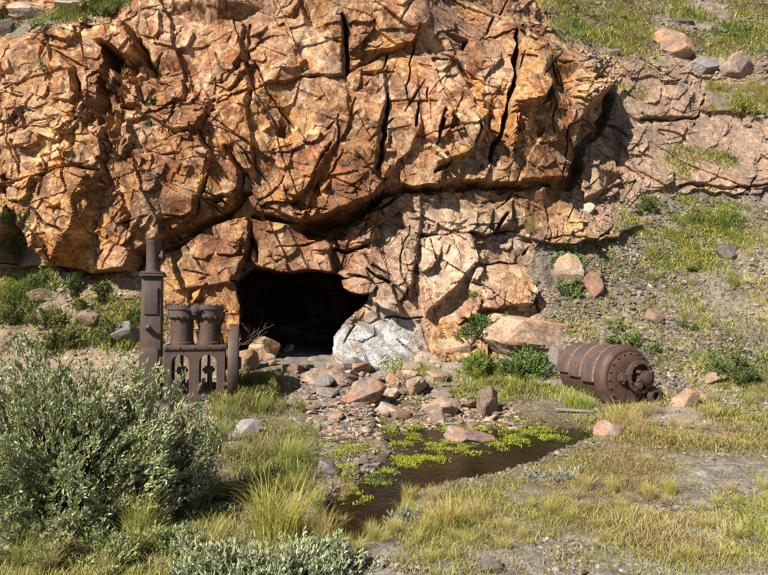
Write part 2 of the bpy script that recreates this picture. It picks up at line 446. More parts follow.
for i_, (dep, pts) in enumerate(CRACKS):
    q_, k_ = (1.0, 1.0) if i_ < 8 else (.45, .5) if min(p[0] for p in pts) < 300 else (1.05, .62)
    CK.crack(jag(pts, k_), dep*q_)
_rr = random.Random(91)
LED = Raster(*RB)                                  # small slabs: one or two edges stand proud, the others die into the face
for _ in range(340):
    cx, cy = (_rr.uniform(-40, 610), _rr.uniform(-20, 335)) if _rr.random() < .74 else (_rr.uniform(590, 800), _rr.uniform(55, 200))
    w_, h_ = _rr.uniform(7, 30), _rr.uniform(7, 34); sl = _rr.gauss(.25, .25); th = _rr.uniform(.04, .15)
    q = [(cx-w_/2+sl*h_/2*_rr.uniform(.5, 1.5), cy-h_/2, 0), (cx+w_/2+sl*h_/2, cy-h_/2+_rr.uniform(-4, 4), th*_rr.choice((0, .3, 1))),
         (cx+w_/2*_rr.uniform(.7, 1.2), cy+h_*_rr.uniform(0, .3), th*_rr.uniform(.7, 1.3)), (cx+w_*.2-sl*h_/2, cy+h_/2, th*_rr.uniform(.6, 1.3)), (cx-w_/2-sl*h_/2, cy+h_/2*_rr.uniform(.5, 1), th*_rr.choice((0, .2, .8)))]
    try: LED.add_poly(q)
    except Exception: pass
for _ in range(130):                               # hairline fractures in a few directions
    cx, cy = (_rr.uniform(-40, 620), _rr.uniform(-20, 340)) if _rr.random() < .75 else (_rr.uniform(590, 800), _rr.uniform(55, 200))
    an = R(_rr.choice((97, 82, 112, 60, 20, -14, 8, 135)) + _rr.gauss(0, 9)); L = _rr.uniform(10, 55)
    p_ = [(cx, cy, .35)]
    for q in range(3):
        an += _rr.gauss(0, .12); x_, y_, _w = p_[-1]
        p_.append((x_+L/3*math.cos(an), y_+L/3*math.sin(an), _rr.uniform(.6, 1.5) if q < 2 else .3))
    CK.crack(jag(p_, .85), _rr.uniform(.1, .3))
CK.blur(1)

CV = Raster(*RB)                                   # the adit
CV.add_poly([(258,268,-5),(287,274,-5),(330,273,-4.5),(343,278,-4),(371,281,-3),(369,303,-3),(352,313,-3.5),(347,321,-4),(334,338,-4.5),(326,366,-5),(326,440,-5),(238,440,-5),(238,330,-5),(247,307,-5),(243,285,-5)],
            [(300,320,-6)])
LG = Raster(*RB)                                   # the lit knob of rock in the top right of the opening
LG.add_poly([(341,281,.25),(352,276,.4),(366,279,.45),(378,286,.4),(375,295,.5),(362,297,.55),(350,294,.5),(343,288,.35)], [(360,288,.6)])

SOIL = Raster(*RB)
for poly in [[(530,-160),(536,0),(560,38),(600,56),(640,60),(700,62),(790,66),(1060,70),(1060,-160)],
             [(705,84),(760,80),(1060,84),(1060,118),(760,118),(712,108)],
             [(640,200),(690,196),(740,192),(1060,195),(1060,480),(420,480),(432,364),(488,362),(505,352),(540,318),(560,290),(600,280),(605,255),(640,230)],
             [(540,246),(600,248),(605,262),(560,290),(540,300),(536,276),(525,262)],
             [(-300,272),(40,270),(90,275),(140,274),(150,300),(190,335),(226,346),(243,352),(243,480),(-300,480)],
             [(-300,24),(-60,26),(10,40),(60,26),(110,16),(126,5),(90,6),(40,15),(0,20),(-300,10)],
             [(0,205),(14,215),(30,250),(28,262),(0,262)]]:
    SOIL.mask_poly(poly)
SOIL.blur(14)

# ---- grid of the slope in real x, z
def _axis(parts):
    out = []
    for a, b, s in parts: out.append(np.arange(a, b, s/Q))
    return np.concatenate(out)
GX = _axis([(-26,-14,.2),(-14,-9,.05),(-9,8,.02),(8,13.5,.026),(13.5,18,.05),(18,40,.3)])
GZ = _axis([(-.9,-.2,.1),(-.2,8.6,.02),(8.6,13,.03),(13,18.5,.045),(18.5,34,.4)])
# random fracture facets: triangulated heights at three sizes
def facets(step, amp, seed, sz=1.0):
    g = np.random.default_rng(seed)
    r = Raster(-15, -1, 19, 19, 0.03 if step < .5 else 0.05)
    n = int(34*20/(step*step*sz))
    P = np.stack([g.uniform(-15.5, 19.5, n), g.uniform(-1.5, 19.5, n)], 1)
    r.buf = np.full_like(r.a, np.nan)
    h = g.uniform(-amp, amp, n)
    b = r.tin([(p[0], p[1], q) for p, q in zip(P, h)])
    r.a = np.nan_to_num(b).astype(np.float32)
    return r
RF1 = facets(1.2, .34, 31); RF2 = facets(.45, .10, 32, 1.5); RF3 = facets(.17, .026, 33)
def shape(X, Z):
    Y0 = np.full(X.shape, 13.0)
    for _ in range(14):
        u, v = project(X, Y0, Z); Y0 = 0.4*Y0 + 0.6*YM.at(u, v)
    U0, V0 = project(X, Y0, Z)
    wu = fbm(X*1.8, Y0*.5, Z*1.8, 2, 1)*3.0
    wv = fbm(X*1.8, Y0*.5, Z*1.8, 2, 2)*3.0
    D = np.zeros(X.shape); U, V = U0, V0
    for _ in range(3):
        D = BL.at(U+wu, V+wv)
        U, V = project(X, Y0-D, Z)
    soil = SOIL.at(U+wu*3, V+wv*3)
    soil = sstep(0.35, 0.65, soil + 0.25*fbm(X*3, Y0*3, Z*3, 3, 9))
    rock = 1-soil

    sx = X + .25*Z + .05*fbm(X*1.2, Y0, Z*1.2, 2, 21); sz = Z - .12*X + .05*fbm(X*1.2, Y0, Z*1.2, 2, 22)
    f1 = RF1.at(sx, sz)
    f2 = RF2.at(sx, sz)
    f3 = RF3.at(X, Z)
    h1, a1, b1, dx1, dz1 = cells(sx*1.1, sz*.7, 41)
    h2, a2, b2, dx2, dz2 = cells(sx*3.6+.6*fbm(X*3, Y0, Z*3, 2, 24), sz*2.4+.6*fbm(X*3, Y0, Z*3, 2, 25), 42)
    def joints(angd, spacing, length, amp, tilt, seed):
        """long parallel fracture slabs, each with its own offset and tilt; returns height and distance to the joint"""
        g = np.random.default_rng(seed); H = g.random((512, 64, 3)); sh = g.random(512)
        ca, sa = math.cos(R(angd)), math.sin(R(angd))
        t = (sx*ca+sz*sa)/spacing + (.12 if spacing < .5 else .16)*fbm(X*.4, Y0, Z*.4, 2, seed) ; q = (-sx*sa+sz*ca)/length + .12*fbm(X*.8, Y0, Z*.8, 2, seed+.5)
        t = t + .25*np.sin(t*2.3+seed)
        i = np.floor(t).astype(np.int64); ft = t-i
        q = q+sh[i & 511]*3; j = np.floor(q).astype(np.int64); fq = q-j
        h = H[i & 511, j & 63]
        return (h[..., 0]-.5)*amp + (h[..., 1]-.5)*tilt*(ft-.5) + (h[..., 2]-.5)*tilt*(fq-.5)*1.5, np.minimum(ft, 1-ft)*spacing, h
    ja, da, ha = joints(8, .95, 2.4, .26, .30, 141)
    jb, db, hb = joints(48, .8, 2.0, .16, .22, 142)
    jc, dc, hc = joints(-84, 1.1, 1.6, .20, .16, 143)
    jd, dd, hd = joints(14, .27, .8, .055, .09, 144)
    je, de, he = joints(58, .33, .7, .045, .08, 145)
    m1 = sstep(-.25, .25, fbm(X*.45, Y0*.4, Z*.45, 2, 146)); m2 = sstep(-.2, .3, fbm(X*.8, Y0*.6, Z*.8, 3, 147))
    step1 = ja*.65 + jb*.8*m1 + jc*.65*(1-.6*m1)
    step2 = (jd*m2 + je*(1-m2))*1.5 + (h2[..., 0]-.5)*.05
    pass
    strength = np.clip(.75 + .8*fbm(X*.5, Y0*.5, Z*.5, 2, 26), .25, 1.4)
    white = np.zeros(X.shape)
    rough = fbm(X*4.5, Y0*2, Z*4.5, 4, 27)*.015 + (ridged(X*2.2+Z*.7, Y0, Z*1.8, 4, 28)-.5)*.02
    Sj = step1 + step2*strength
    calm = 1 - .65*np.exp(-((U-370)/46)**2-((V-342)/33)**2) - .4*sstep(585, 625, U)*sstep(235, 205, V)
    Dr = f1 + (f2*strength + f3*strength + Sj)*calm + rough
    Ds = fbm(X*.9, Y0*.9, Z*.9, 4, 29)*.16 + fbm(X*6, Y0*6, Z*6, 3, 30)*.035
    ck = CK.at(U+wu*.4, V+wv*.4) + LED.at(U+wu*.4, V+wv*.4)*calm
    cv = CV.at(U0+wu*1.2, V0+wv*1.2)
    D = D*(rock*.72+.1) + ck*rock + Dr*rock + Ds*soil
    lg = LG.at(U0+wu, V0+wv)
    cv = np.where(lg > .02, 0, cv)
    D = np.where(np.abs(cv) > .02, cv + Dr*.6 + .3*fbm(X*1.5, Y0, Z*1.5, 3, 35), D)
    D = np.where(lg > .02, lg + Dr*.5, D)
    Y = Y0 - D


    return dict(X=X, Z=Z, Y0=Y0, U0=U0, U=U, V=V, Y=Y, soil=soil, rock=rock, cv=cv, ha=ha, hb=hb, hd=hd, h1=h1, h2=h2)
X, Z = np.meshgrid(GX, GZ)
Y = shape(X, Z)['Y']
def _even(P0, dY, axis, n, cap):
    """move grid lines so that steep steps get their share of them (per row or column, kept smooth across)"""
    g = np.diff(P0, axis=axis); w = np.sqrt(g*g + np.clip(np.abs(dY), 0, cap*np.abs(g))**2)
    def smooth(v, h):
        v = np.pad(v, ((0, 0), (h+1, h)), mode='edge'); c = np.cumsum(v, 1); return (c[:, 2*h+1:]-c[:, :-2*h-1])/(2*h+1)
    for _ in range(2): w = smooth(w, 36); w = smooth(w.T, 5).T
    w = w + .42*g
    cs = np.concatenate([np.zeros_like(np.take(w, [0], axis)), np.cumsum(w, axis)], axis)
    out = []
    for j in range(P0.shape[1-axis]):
        p = P0[:, j] if axis == 0 else P0[j]; c = cs[:, j] if axis == 0 else cs[j]
        out.append(np.interp(np.linspace(0, c[-1], n), c, p))
    return np.array(out).T if axis == 0 else np.array(out)
nZ, nX = int(len(GZ)*1.9), len(GX)
Z2 = _even(Z, np.diff(Y, axis=0), 0, nZ, 14)             # rows, for every column of the first grid
XN = np.broadcast_to(GX, Z2.shape).copy(); ZN = Z2
Yreg = Y
globals().update(shape(XN, ZN))
# ---- colour of the stone (albedo, and painted shade inside the adit): stains with their own places
ZONES = [(40,60,60,(.36,.24,.15)),(20,130,60,(.38,.25,.15)),(60,215,60,(.46,.27,.12)),(150,200,50,(.30,.18,.09)),(110,40,35,(.36,.20,.10)),(175,40,40,(.27,.21,.185)),
 (170,105,40,(.38,.22,.11)),(225,45,25,(.30,.18,.13)),(225,175,25,(.22,.12,.06)),(235,110,25,(.47,.29,.14)),(300,50,45,(.33,.22,.15)),(300,130,45,(.40,.24,.13)),(280,195,45,(.50,.29,.12)),
 (350,195,40,(.42,.23,.09)),(370,120,40,(.34,.22,.15)),(385,25,40,(.36,.25,.19)),(445,90,40,(.33,.21,.165)),(460,160,35,(.38,.24,.14)),(400,160,30,(.47,.30,.16)),(540,120,40,(.40,.23,.11)),
 (580,80,25,(.50,.34,.18)),(495,120,18,(.38,.20,.11)),(540,175,25,(.44,.30,.19)),(490,60,20,(.46,.38,.29)),(480,15,40,(.30,.23,.18)),(205,255,40,(.29,.19,.13)),(290,245,35,(.42,.24,.13)),
 (235,295,25,(.34,.21,.10)),(360,270,25,(.40,.28,.20)),(400,240,40,(.40,.315,.25)),(390,290,30,(.38,.275,.21)),(450,250,40,(.40,.31,.235)),(490,215,30,(.42,.37,.31)),(560,220,40,(.37,.275,.205)),
 (505,285,35,(.46,.29,.15)),(455,335,30,(.40,.27,.16)),(365,340,22,(.62,.60,.56)),(395,350,22,(.60,.57,.52)),(340,350,16,(.60,.59,.57)),(620,95,40,(.33,.27,.225)),(660,90,30,(.38,.29,.21)),
 (610,150,35,(.29,.245,.205)),(690,150,40,(.36,.26,.20)),(750,150,40,(.34,.255,.205)),(660,180,40,(.42,.32,.23)),(750,90,40,(.30,.24,.20)),(20,240,20,(.36,.27,.17)),(260,10,60,(.33,.23,.17))]
uz = U + fbm(X*1.1, Y0*.4, Z*1.1, 4, 50)*26; vz = V + fbm(X*1.1, Y0*.4, Z*1.1, 4, 51)*26
num = np.zeros(X.shape+(3,)); den = np.full(X.shape, 1e-6); num[:] = np.array((.36,.25,.17))*1e-6
for px, py, r, c in ZONES:
    wgt = np.exp(-((uz-px)**2+(vz-py)**2)/(1.1*r*r)); den += wgt; num += wgt[..., None]*np.array(c)
C = num/den[..., None]

pal = np.array([(.52,.33,.15),(.44,.235,.09),(.33,.185,.10),(.27,.195,.165),(.49,.385,.28),(.22,.12,.06)])
isw = sstep(.12, .7, np.exp(-(((uz*.5+U*.5)-370)/46)**2-(((vz*.5+V*.5)-342)/33)**2) + .22*fbm(X*2.5, Y, Z*2.5, 4, 74))[..., None]
def blotch(sc, seed, lo, hi, col, am):
    global C
    n = fbm(X*sc, Y*sc*.7, Z*sc*.8, 5, seed, .62)
    reg = np.clip(.55+1.3*fbm(X*.42, Y*.4, Z*.42, 2, seed+.37), .08, 1.25)
    m = np.clip(sstep(lo, hi, n)*am*reg, 0, 1)[..., None]*(1-.7*isw)
    C = C*(1-m) + m*np.array(col)
warm = sstep(600, 520, U)[..., None]
wmask = np.clip(1 - .8*sstep(325, 400, uz)*sstep(175, 215, vz) - .8*sstep(570, 630, uz) - .5*sstep(75, 20, vz), .12, 1)
blotch(.9, 60, .1, .45, (.47,.30,.13), .6*wmask)
blotch(1.1, 61, .05, .4, (.22,.16,.145), .7)
blotch(1.9, 68, .1, .4, (.42,.345,.285), .65)
blotch(2.6, 62, .1, .4, (.36,.165,.06), .75*wmask)
blotch(1.4, 76, .0, .35, (.25,.12,.065), .8*np.clip(wmask+.25, 0, 1))
blotch(1.7, 77, .05, .4, (.31,.275,.25), .75)
blotch(1.2, 78, .05, .35, (.56,.37,.15), .4*wmask)
blotch(2.2, 73, .1, .4, (.20,.10,.06), .8*np.clip(wmask+.25, 0, 1))
blotch(3.6, 63, .15, .45, (.56,.46,.35), .55)
blotch(4.4, 64, .1, .35, (.11,.06,.038), .85)
blotch(2.0, 79, .1, .35, (.17,.085,.05), .7*np.clip(wmask+.1, 0, 1))
blotch(3.0, 80, .15, .4, (.60,.50,.38), .4)
blotch(8.0, 69, .2, .45, (.22,.15,.12), .65)
blotch(9.0, 65, .2, .45, (.60,.50,.37), .65)
blotch(14.0, 70, .2, .45, (.09,.055,.04), .65)
fac = .78 + .44*h2[..., 3:4]; C = C*fac*(.85+.3*h1[..., 3:4])
n = fbm(X*7, Y*7, Z*7, 4, 67, .7)[..., None]; C = C*(1+.45*n)
C = C*(.84+.32*ha[..., 2:3])*(.9+.2*hb[..., 2:3])*(.88+.24*hd[..., 2:3])
lm = C.mean(-1, keepdims=True); C = np.clip(lm+(C-lm)*1.3, .012, .9)*np.array((.80, .665, .53))
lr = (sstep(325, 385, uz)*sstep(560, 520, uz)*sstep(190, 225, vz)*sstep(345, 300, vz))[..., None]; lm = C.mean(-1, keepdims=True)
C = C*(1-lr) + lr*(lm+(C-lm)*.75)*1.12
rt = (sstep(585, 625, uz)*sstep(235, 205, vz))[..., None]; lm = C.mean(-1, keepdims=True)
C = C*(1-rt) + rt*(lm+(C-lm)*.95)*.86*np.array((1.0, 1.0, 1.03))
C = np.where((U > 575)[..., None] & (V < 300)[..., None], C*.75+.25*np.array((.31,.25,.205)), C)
wm = isw*(1-.75*sstep(.2, .5, fbm(X*2, Y, Z*2, 4, 75))[..., None]); lw = C.mean(-1, keepdims=True)
wv_ = fbm(X*3, Y*3, Z*3, 5, 72, .65)[..., None]
C = C*(1-wm) + wm*np.clip((.37+.8*(lw-.31))*(1-.9*np.clip(wv_-.1, 0, .6)), .1, .7)*np.array((1.0, .99, .96))
# soil colours
S = np.ones(C.shape)*np.array((.185,.15,.12))
n1 = fbm(X*.8, Y0*.8, Z*.8, 4, 70)[..., None]; n2 = fbm(X*4, Y0*4, Z*4, 4, 71)[..., None]
S = S + np.clip(n1, 0, 1)*np.array((.10,.07,.03)) + np.clip(-n1, 0, 1)*np.array((-.05,-.05,-.045))
S = np.where((V < 200)[..., None], S*.95, S)
S = S*(1+.3*n2)
lft = sstep(300, 200, U)[..., None]*sstep(240, 270, V)[..., None]
S = S*(1-.6*lft) + .6*lft*np.array((.24,.17,.105))
C = np.clip(C*rock[..., None] + S*soil[..., None], .015, .8)

nz, nx = X.shape
idx = np.arange(nz*nx).reshape(nz, nx)
quad = np.stack([idx[:-1, :-1], idx[:-1, 1:], idx[1:, 1:], idx[1:, :-1]], -1).reshape(-1, 4)
sq = (soil[:-1, :-1] > .5).ravel()
XJ = X + (fbm(X*3, Y*3, Z*3, 2, 100)*.012+fbm(X*9, Y*9, Z*9, 2, 101)*.005)*rock
ZJ = Z + (fbm(X*3, Y*3, Z*3, 2, 102)*.016+fbm(X*9, Y*9, Z*9, 2, 103)*.005)*rock
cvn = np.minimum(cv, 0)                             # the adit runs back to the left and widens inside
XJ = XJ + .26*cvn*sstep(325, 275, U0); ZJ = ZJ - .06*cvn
C = C*np.where(cvn < -.8, .45, 1)[..., None]  # adit interior darkened in the colour itself, standing in for its shade
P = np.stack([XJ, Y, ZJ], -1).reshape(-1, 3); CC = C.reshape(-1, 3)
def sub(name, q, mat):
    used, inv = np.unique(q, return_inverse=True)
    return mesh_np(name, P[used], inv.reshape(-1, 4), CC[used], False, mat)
M_ROCK = mat_rock(); M_SOIL = mat_soil()
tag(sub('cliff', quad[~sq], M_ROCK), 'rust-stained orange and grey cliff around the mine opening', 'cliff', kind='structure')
tag(sub('hillside', quad[sq], M_SOIL), 'stony grey-brown slope with grass beside the cliff', 'hillside', kind='structure')

# ---- ground
STREAM = [(300,545,26),(345,512,24),(385,486,20),(440,468,20),(500,462,20),(560,448,22),(605,436,18),(632,430,6)]
def unproject_z(px, py, z=0.0):
    a, b, c = ray(px, py); t = (z-CAM_Z)/c
    return a*t, b*t
WET = Raster(-300, 330, 1060, 900, 1)
for poly in [[(320,540),(324,505),(347,488),(380,464),(396,446),(376,430),(372,410),(440,404),(490,411),(545,416),(590,420),(612,428),(590,438),(560,446),(535,458),(500,468),(455,476),(420,487),(398,503),(388,522),(358,542)],
             ]:
    WET.mask_poly(poly)
WET.blur(36)
def ground_z(x, y, fine=True):
    z = np.interp(y, [-40, 0, 7.2, 8.4, 10, 12, 14, 20, 60], [-.3, .0, 0, .03, .24, .62, .7, .9, 1.0])
    px, py = project(x, np.maximum(y, 1.5), 0*x)
    wet = np.where(y > 3, WET.at(px, py), 0)
    wet = np.where(y > 10.5, 0, wet)
    z = z + .05*fbm(x*.8, y*.8, 0*x+3.3, 3, 80)*(1-wet)
    if fine: z = z + .022*fbm(x*5, y*5, 0*x+1.1, 3, 81)
    z = z + .03*(1-wet) - wet*.11
    # the left bank under the bushes rises a little
    z = z + .10*sstep(-.3, -2.5, x)*sstep(3, 6, y)
    return z, wet
gx = _axis([(-60,-12,1.5),(-12,-6,.12),(-6,6.5,.022),(6.5,12,.12),(12,60,1.5)])
gy = _axis([(-60,-2,1.5),(-2,3,.1),(3,6,.018),(6,10.8,.028),(10.8,14,.06),(14,20,.3)])
XG, YG = np.meshgrid(gx, gy)
ZG, WG = ground_z(XG, YG)
pxg, pyg = project(XG, np.maximum(YG, 1.5), ZG)
n1 = fbm(XG*.9, YG*.9, 0*XG, 4, 90); n2 = fbm(XG*6, YG*6, 0*XG, 4, 91)
G = np.ones(XG.shape+(3,))*np.array((.17,.135,.09))
G += np.clip(n1, 0, 1)[..., None]*np.array((.09,.075,.06))
stone = np.clip(sstep(620, 700, pxg+40*n1)*sstep(440, 480, pyg) + sstep(330, 400, pxg+60*n1)*sstep(535, 555, pyg+12*n1) + sstep(440, 350, pyg)*sstep(250, 330, pxg), 0, 1)[..., None]
G = G*(1-stone) + stone*np.array((.20,.18,.155))
red = (np.exp(-((pyg-(428+ (pxg-650)*.13))/9)**2)*sstep(620, 680, pxg))[..., None]
red = red*sstep(-.1, .4, n2)[..., None]
G = G*(1-.6*red) + .6*red*np.array((.24,.125,.06))
G = G*(1+.35*n2[..., None])
G = G*(1-.75*WG[..., None]) + .75*WG[..., None]*np.array((.07,.045,.02))
mud = np.exp(-((pxg-222)/38)**2-((pyg-500)/14)**2)[..., None]*(YG > 3)[..., None]; G = G*(1-.75*mud)  # dark mud, with the shadow over it also put into the soil colour
G = np.clip(G, .01, .6)
ny, nxg = XG.shape
idx = np.arange(ny*nxg).reshape(ny, nxg)
quad = np.stack([idx[:-1, :-1], idx[:-1, 1:], idx[1:, 1:], idx[1:, :-1]], -1).reshape(-1, 4)
tag(mesh_np('ground', np.stack([XG, YG, ZG], -1).reshape(-1, 3), quad, G.reshape(-1, 3), True, M_SOIL), 'flat ground of soil, gravel and thin grass before the cliff', 'ground', kind='structure')

# ---- water
k = NT('stream_water')
tc = k.n('TexCoord').outputs['Object']
b = k.bump(k.noise(tc, 12, 3, .6), .3, .02)
k.principled(k.ramp(k.noise(tc, 3, 4), [(.3, (.008,.005,.002)), (.7, (.02,.012,.005))]), .12, b, spec=.10).inputs['IOR'].default_value = 1.25
wx = np.arange(-3.2, 3.6, .08); wy = np.arange(3.6, 10.2, .08)
XW, YW = np.meshgrid(wx, wy); ZW = np.full(XW.shape, -.035)+.0*XW
pw, qw = project(XW, YW, ZW)
wetw = WET.at(pw, qw)
ny, nxg = XW.shape
idx = np.arange(ny*nxg).reshape(ny, nxg)
quad = np.stack([idx[:-1, :-1], idx[:-1, 1:], idx[1:, 1:], idx[1:, :-1]], -1)
quad = quad[wetw[:-1, :-1] > .02].reshape(-1, 4)
tag(mesh_np('stream', np.stack([XW, YW, ZW], -1).reshape(-1, 3), quad, None, True, k.m), 'shallow dark brown stream winding over the flat', 'stream', kind='structure')

# ---- finding the surface under a picture point of the photograph, to stand things on
def _slope_y(x, z):
    i = np.clip(np.searchsorted(GX, x)-1, 0, len(GX)-2); j = np.clip(np.searchsorted(GZ, z)-1, 0, len(GZ)-2)
    fu = np.clip((x-GX[i])/(GX[i+1]-GX[i]), 0, 1); fv = np.clip((z-GZ[j])/(GZ[j+1]-GZ[j]), 0, 1)
    return (Yreg[j, i]*(1-fu)+Yreg[j, i+1]*fu)*(1-fv)+(Yreg[j+1, i]*(1-fu)+Yreg[j+1, i+1]*fu)*fv
HT = None
def hit(px, py):
    """arrays of picture points -> (n,3) points on ground or slope, on_slope flags"""
    px = np.atleast_1d(np.asarray(px, float)); py = np.atleast_1d(np.asarray(py, float))
    a, b, c = ray(px, py)
    t = np.full(px.shape, 2.5) if HT is None else HT.at(px, py).astype(float)
    onS = np.zeros(px.shape, bool); act = np.arange(len(px)); step = .04
    while len(act):
        T = t[act]; x, y, z = a[act]*T, b[act]*T, CAM_Z+c[act]*T
        gz = ground_z(x, y, False)[0]
        hs = (y >= _slope_y(x, z)) & (z > -.8); hg = z <= gz
        onS[act[hs & ~hg]] = True
        act = act[~(hs | hg) & (T < 45)]
        t[act] += step
    return np.stack([a*t, b*t, CAM_Z+c*t], -1), onS
_h = Raster(-132, -24, 924, 624, 6)
_gx, _gy = np.meshgrid(_h.x0+np.arange(_h.nx)*6, _h.y0+np.arange(_h.ny)*6)
_p = hit(_gx.ravel(), _gy.ravel())[0]
_a, _b, _c = ray(_gx.ravel(), _gy.ravel())
_tt = np.pad((_p[:, 1]/_b).reshape(_gx.shape), 1, mode='edge')
_h.a = (np.minimum.reduce([_tt[i:i+_gx.shape[0], j:j+_gx.shape[1]] for i in range(3) for j in range(3)])-.25).astype(np.float32)
HT = _h
# ================================================================== BUILT OBJECTS
import bmesh
def mat_rust(name, a, b_, c_, scale=7):
    k = NT(name)
    tc = k.n('TexCoord').outputs['Object']
    n1 = k.noise(tc, scale, 6, .7, .5); n2 = k.noise(tc, scale*7, 4, .7)
    mp = k.n('Mapping'); mp.inputs['Scale'].default_value = (16, 16, 1.2); k.l(tc, mp.inputs[0])
    n3 = k.noise(mp.outputs[0], 1, 4, .6)
    c = k.mix(a, b_, k.ramp(n1, [(.44, 0), (.56, 1)]))
    c = k.mix(c, c_, k.ramp(n3, [(.5, 0), (.68, .75)]))
    c = k.mix(c, k.ramp(n2, [(.3, .6), (.7, 1.35)]), .8, 'MULTIPLY')
    b = k.bump(n1, .25, .02); b = k.bump(n2, .35, .008, b)
    k.principled(c, .62, b, metal=.0, spec=.4)
    return k.m
M_IRON = mat_rust('rusted_cast_iron', (.058, .045, .044), (.085, .052, .041), (.14, .062, .034))
M_DRUM = mat_rust('rusted_drum_plate', (.062, .036, .029), (.095, .048, .032), (.042, .03, .028))
M_JACK = mat_rust('dark_rusted_sheet', (.06, .05, .052), (.11, .06, .042), (.15, .07, .036), 5)
M_SEAM = mat_rust('seam_highlight', (.20, .15, .13), (.15, .085, .055), (.24, .19, .165), 9)  # lighter rust for the seam bands, their greyish highlight painted in
M_BLACK = mat_rust('near_black_iron', (.02, .015, .013), (.035, .022, .016), (.05, .028, .018))  # near-black iron for the manhole recess disc and the drain pipe

class MB:
    """collects shapes for one mesh"""
    def __init__(s): s.bm = bmesh.new()
    def box(s, x0, x1, y0, y1, z0, z1, bev=.008, taper=1.0):
        m = bmesh.ops.create_cube(s.bm, size=1)
        for v in m['verts']:
            t = taper if v.co.z > 0 else 1.0
            cx, cy = (x0+x1)/2, (y0+y1)/2
            v.co = Vector((cx+v.co.x*(x1-x0)*t, cy+v.co.y*(y1-y0)*t, z0+(v.co.z+.5)*(z1-z0)))
        if bev:
            es = {e for v in m['verts'] for e in v.link_edges}
            bmesh.ops.bevel(s.bm, geom=list(es), offset=bev, segments=2, affect='EDGES', profile=.6)
        return s
    def lathe(s, prof, mat=Matrix(), n=40, a0=0, a1=2*math.pi, close=None):
        """prof (r, h) turned round local Z, then mat"""
        full = abs(a1-a0-2*math.pi) < 1e-6
        m = n if full else n+1
        rings = []
        for r, h in prof:
            rings.append([s.bm.verts.new(mat @ Vector((r*math.cos(a0+(a1-a0)*i/n), r*math.sin(a0+(a1-a0)*i/n), h))) for i in range(m)])
        for p, q in zip(rings, rings[1:]):
            for i in range(n):
                j = (i+1) % m
                try: s.bm.faces.new((p[i], p[j], q[j], q[i]))
                except ValueError: pass
        if full and close != 'none':
            if prof[0][0] > 1e-4 and close != 'top': s.bm.faces.new(rings[0][::-1])
            if prof[-1][0] > 1e-4: s.bm.faces.new(rings[-1])
        return s
    def rod(s, p, q, r, n=14):
        p, q = Vector(p), Vector(q); d = q-p
        m = Matrix.Translation(p) @ d.to_track_quat('Z', 'Y').to_matrix().to_4x4()
        return s.lathe([(r*.9, 0), (r, r*.12), (r, d.length-r*.12), (r*.9, d.length)], m, n)
    def prism(s, pts, y0, y1):
        """closed outline in x,z pushed from y0 to y1"""
        a = [s.bm.verts.new((x, y0, z)) for x, z in pts]
        f = s.bm.faces.new(a)
        r = bmesh.ops.extrude_face_region(s.bm, geom=[f])
        for v in r['geom']:
            if isinstance(v, bmesh.types.BMVert): v.co.y = y1
        return s
    def bolts(s, centres, axis, r=.014, h=.02):
        for c in centres:
            m = Matrix.Translation(Vector(c)) @ Vector(axis).to_track_quat('Z', 'Y').to_matrix().to_4x4()
            s.lathe([(r, -.004), (r, h), (r*.6, h*1.3)], m, 6)
        return s
    def build(s, name, mat, parent=None, smooth=35):
        bmesh.ops.recalc_face_normals(s.bm, faces=s.bm.faces)
        me = bpy.data.meshes.new(name); s.bm.to_mesh(me); s.bm.free()
        me.materials.append(mat)
        if smooth:
            me.polygons.foreach_set('use_smooth', [True]*len(me.polygons))
            me.set_sharp_from_angle(angle=R(smooth))
        o = bpy.data.objects.new(name, me); COL.objects.link(o)
        if parent: o.parent = parent
        return o
def empty(name, loc, rz=0):
    o = bpy.data.objects.new(name, None); o.empty_display_size = .2
    o.location = loc; o.rotation_euler = (0, 0, rz); COL.objects.link(o); return o

# ---------------------------------------------------------------- old two-cylinder engine by the adit
p0 = hit(190, 401)[0][0]
eng = tag(empty('steam_engine', (p0[0], p0[1]+.15, p0[2]-.06), R(13)), 'rusted iron engine with tall square column, twin cylinders and flywheel beside the mine opening', 'engine')
m = MB().box(-.85, -.50, -.17, .17, 0, 2.13, .012, .86)
m.box(-.80, -.55, -.185, -.15, .25, .95, .01); m.box(-.78, -.57, -.18, -.15, 1.5, 1.95, .008)
m.box(-.92, -.44, -.24, .24, 0, .1, .012)
col_o = m.build('column', M_IRON, eng)
MB().box(-.865, -.475, -.2, .2, 2.13, 2.165, .006).box(-.85, -.49, -.185, .185, 2.175, 2.205, .006).build('flange', M_IRON, col_o)
MB().rod((-.73, -.14, 1.28), (-.73, -.25, 1.29), .045).rod((-.73, -.25, 1.29), (-.66, -.27, 1.29), .035).build('stub', M_IRON, col_o)
tx = -.672
t = MB().lathe([(.125, 2.205), (.125, 2.23), (.114, 2.24), (.114, 2.7), (.12, 2.71), (.12, 2.74), (.095, 2.74), (.095, 2.3)], Matrix.Translation((tx, 0, 0)), 36).build('stack_pipe', M_IRON, eng)
mm = Matrix.Translation((tx+.10, -.03, 2.46)) @ Matrix.Rotation(R(82), 4, 'Y')
MB().lathe([(.06, 0), (.06, .03), (.10, .032), (.10, .06), (.05, .062), (.05, .085), (.03, .095)], mm, 28).bolts([(tx+.155, -.03+.08*math.cos(a), 2.46+.08*math.sin(a)) for a in np.arange(6)*math.pi/3], (1, 0, 0), .01, .015).build('side_flange', M_IRON, t)
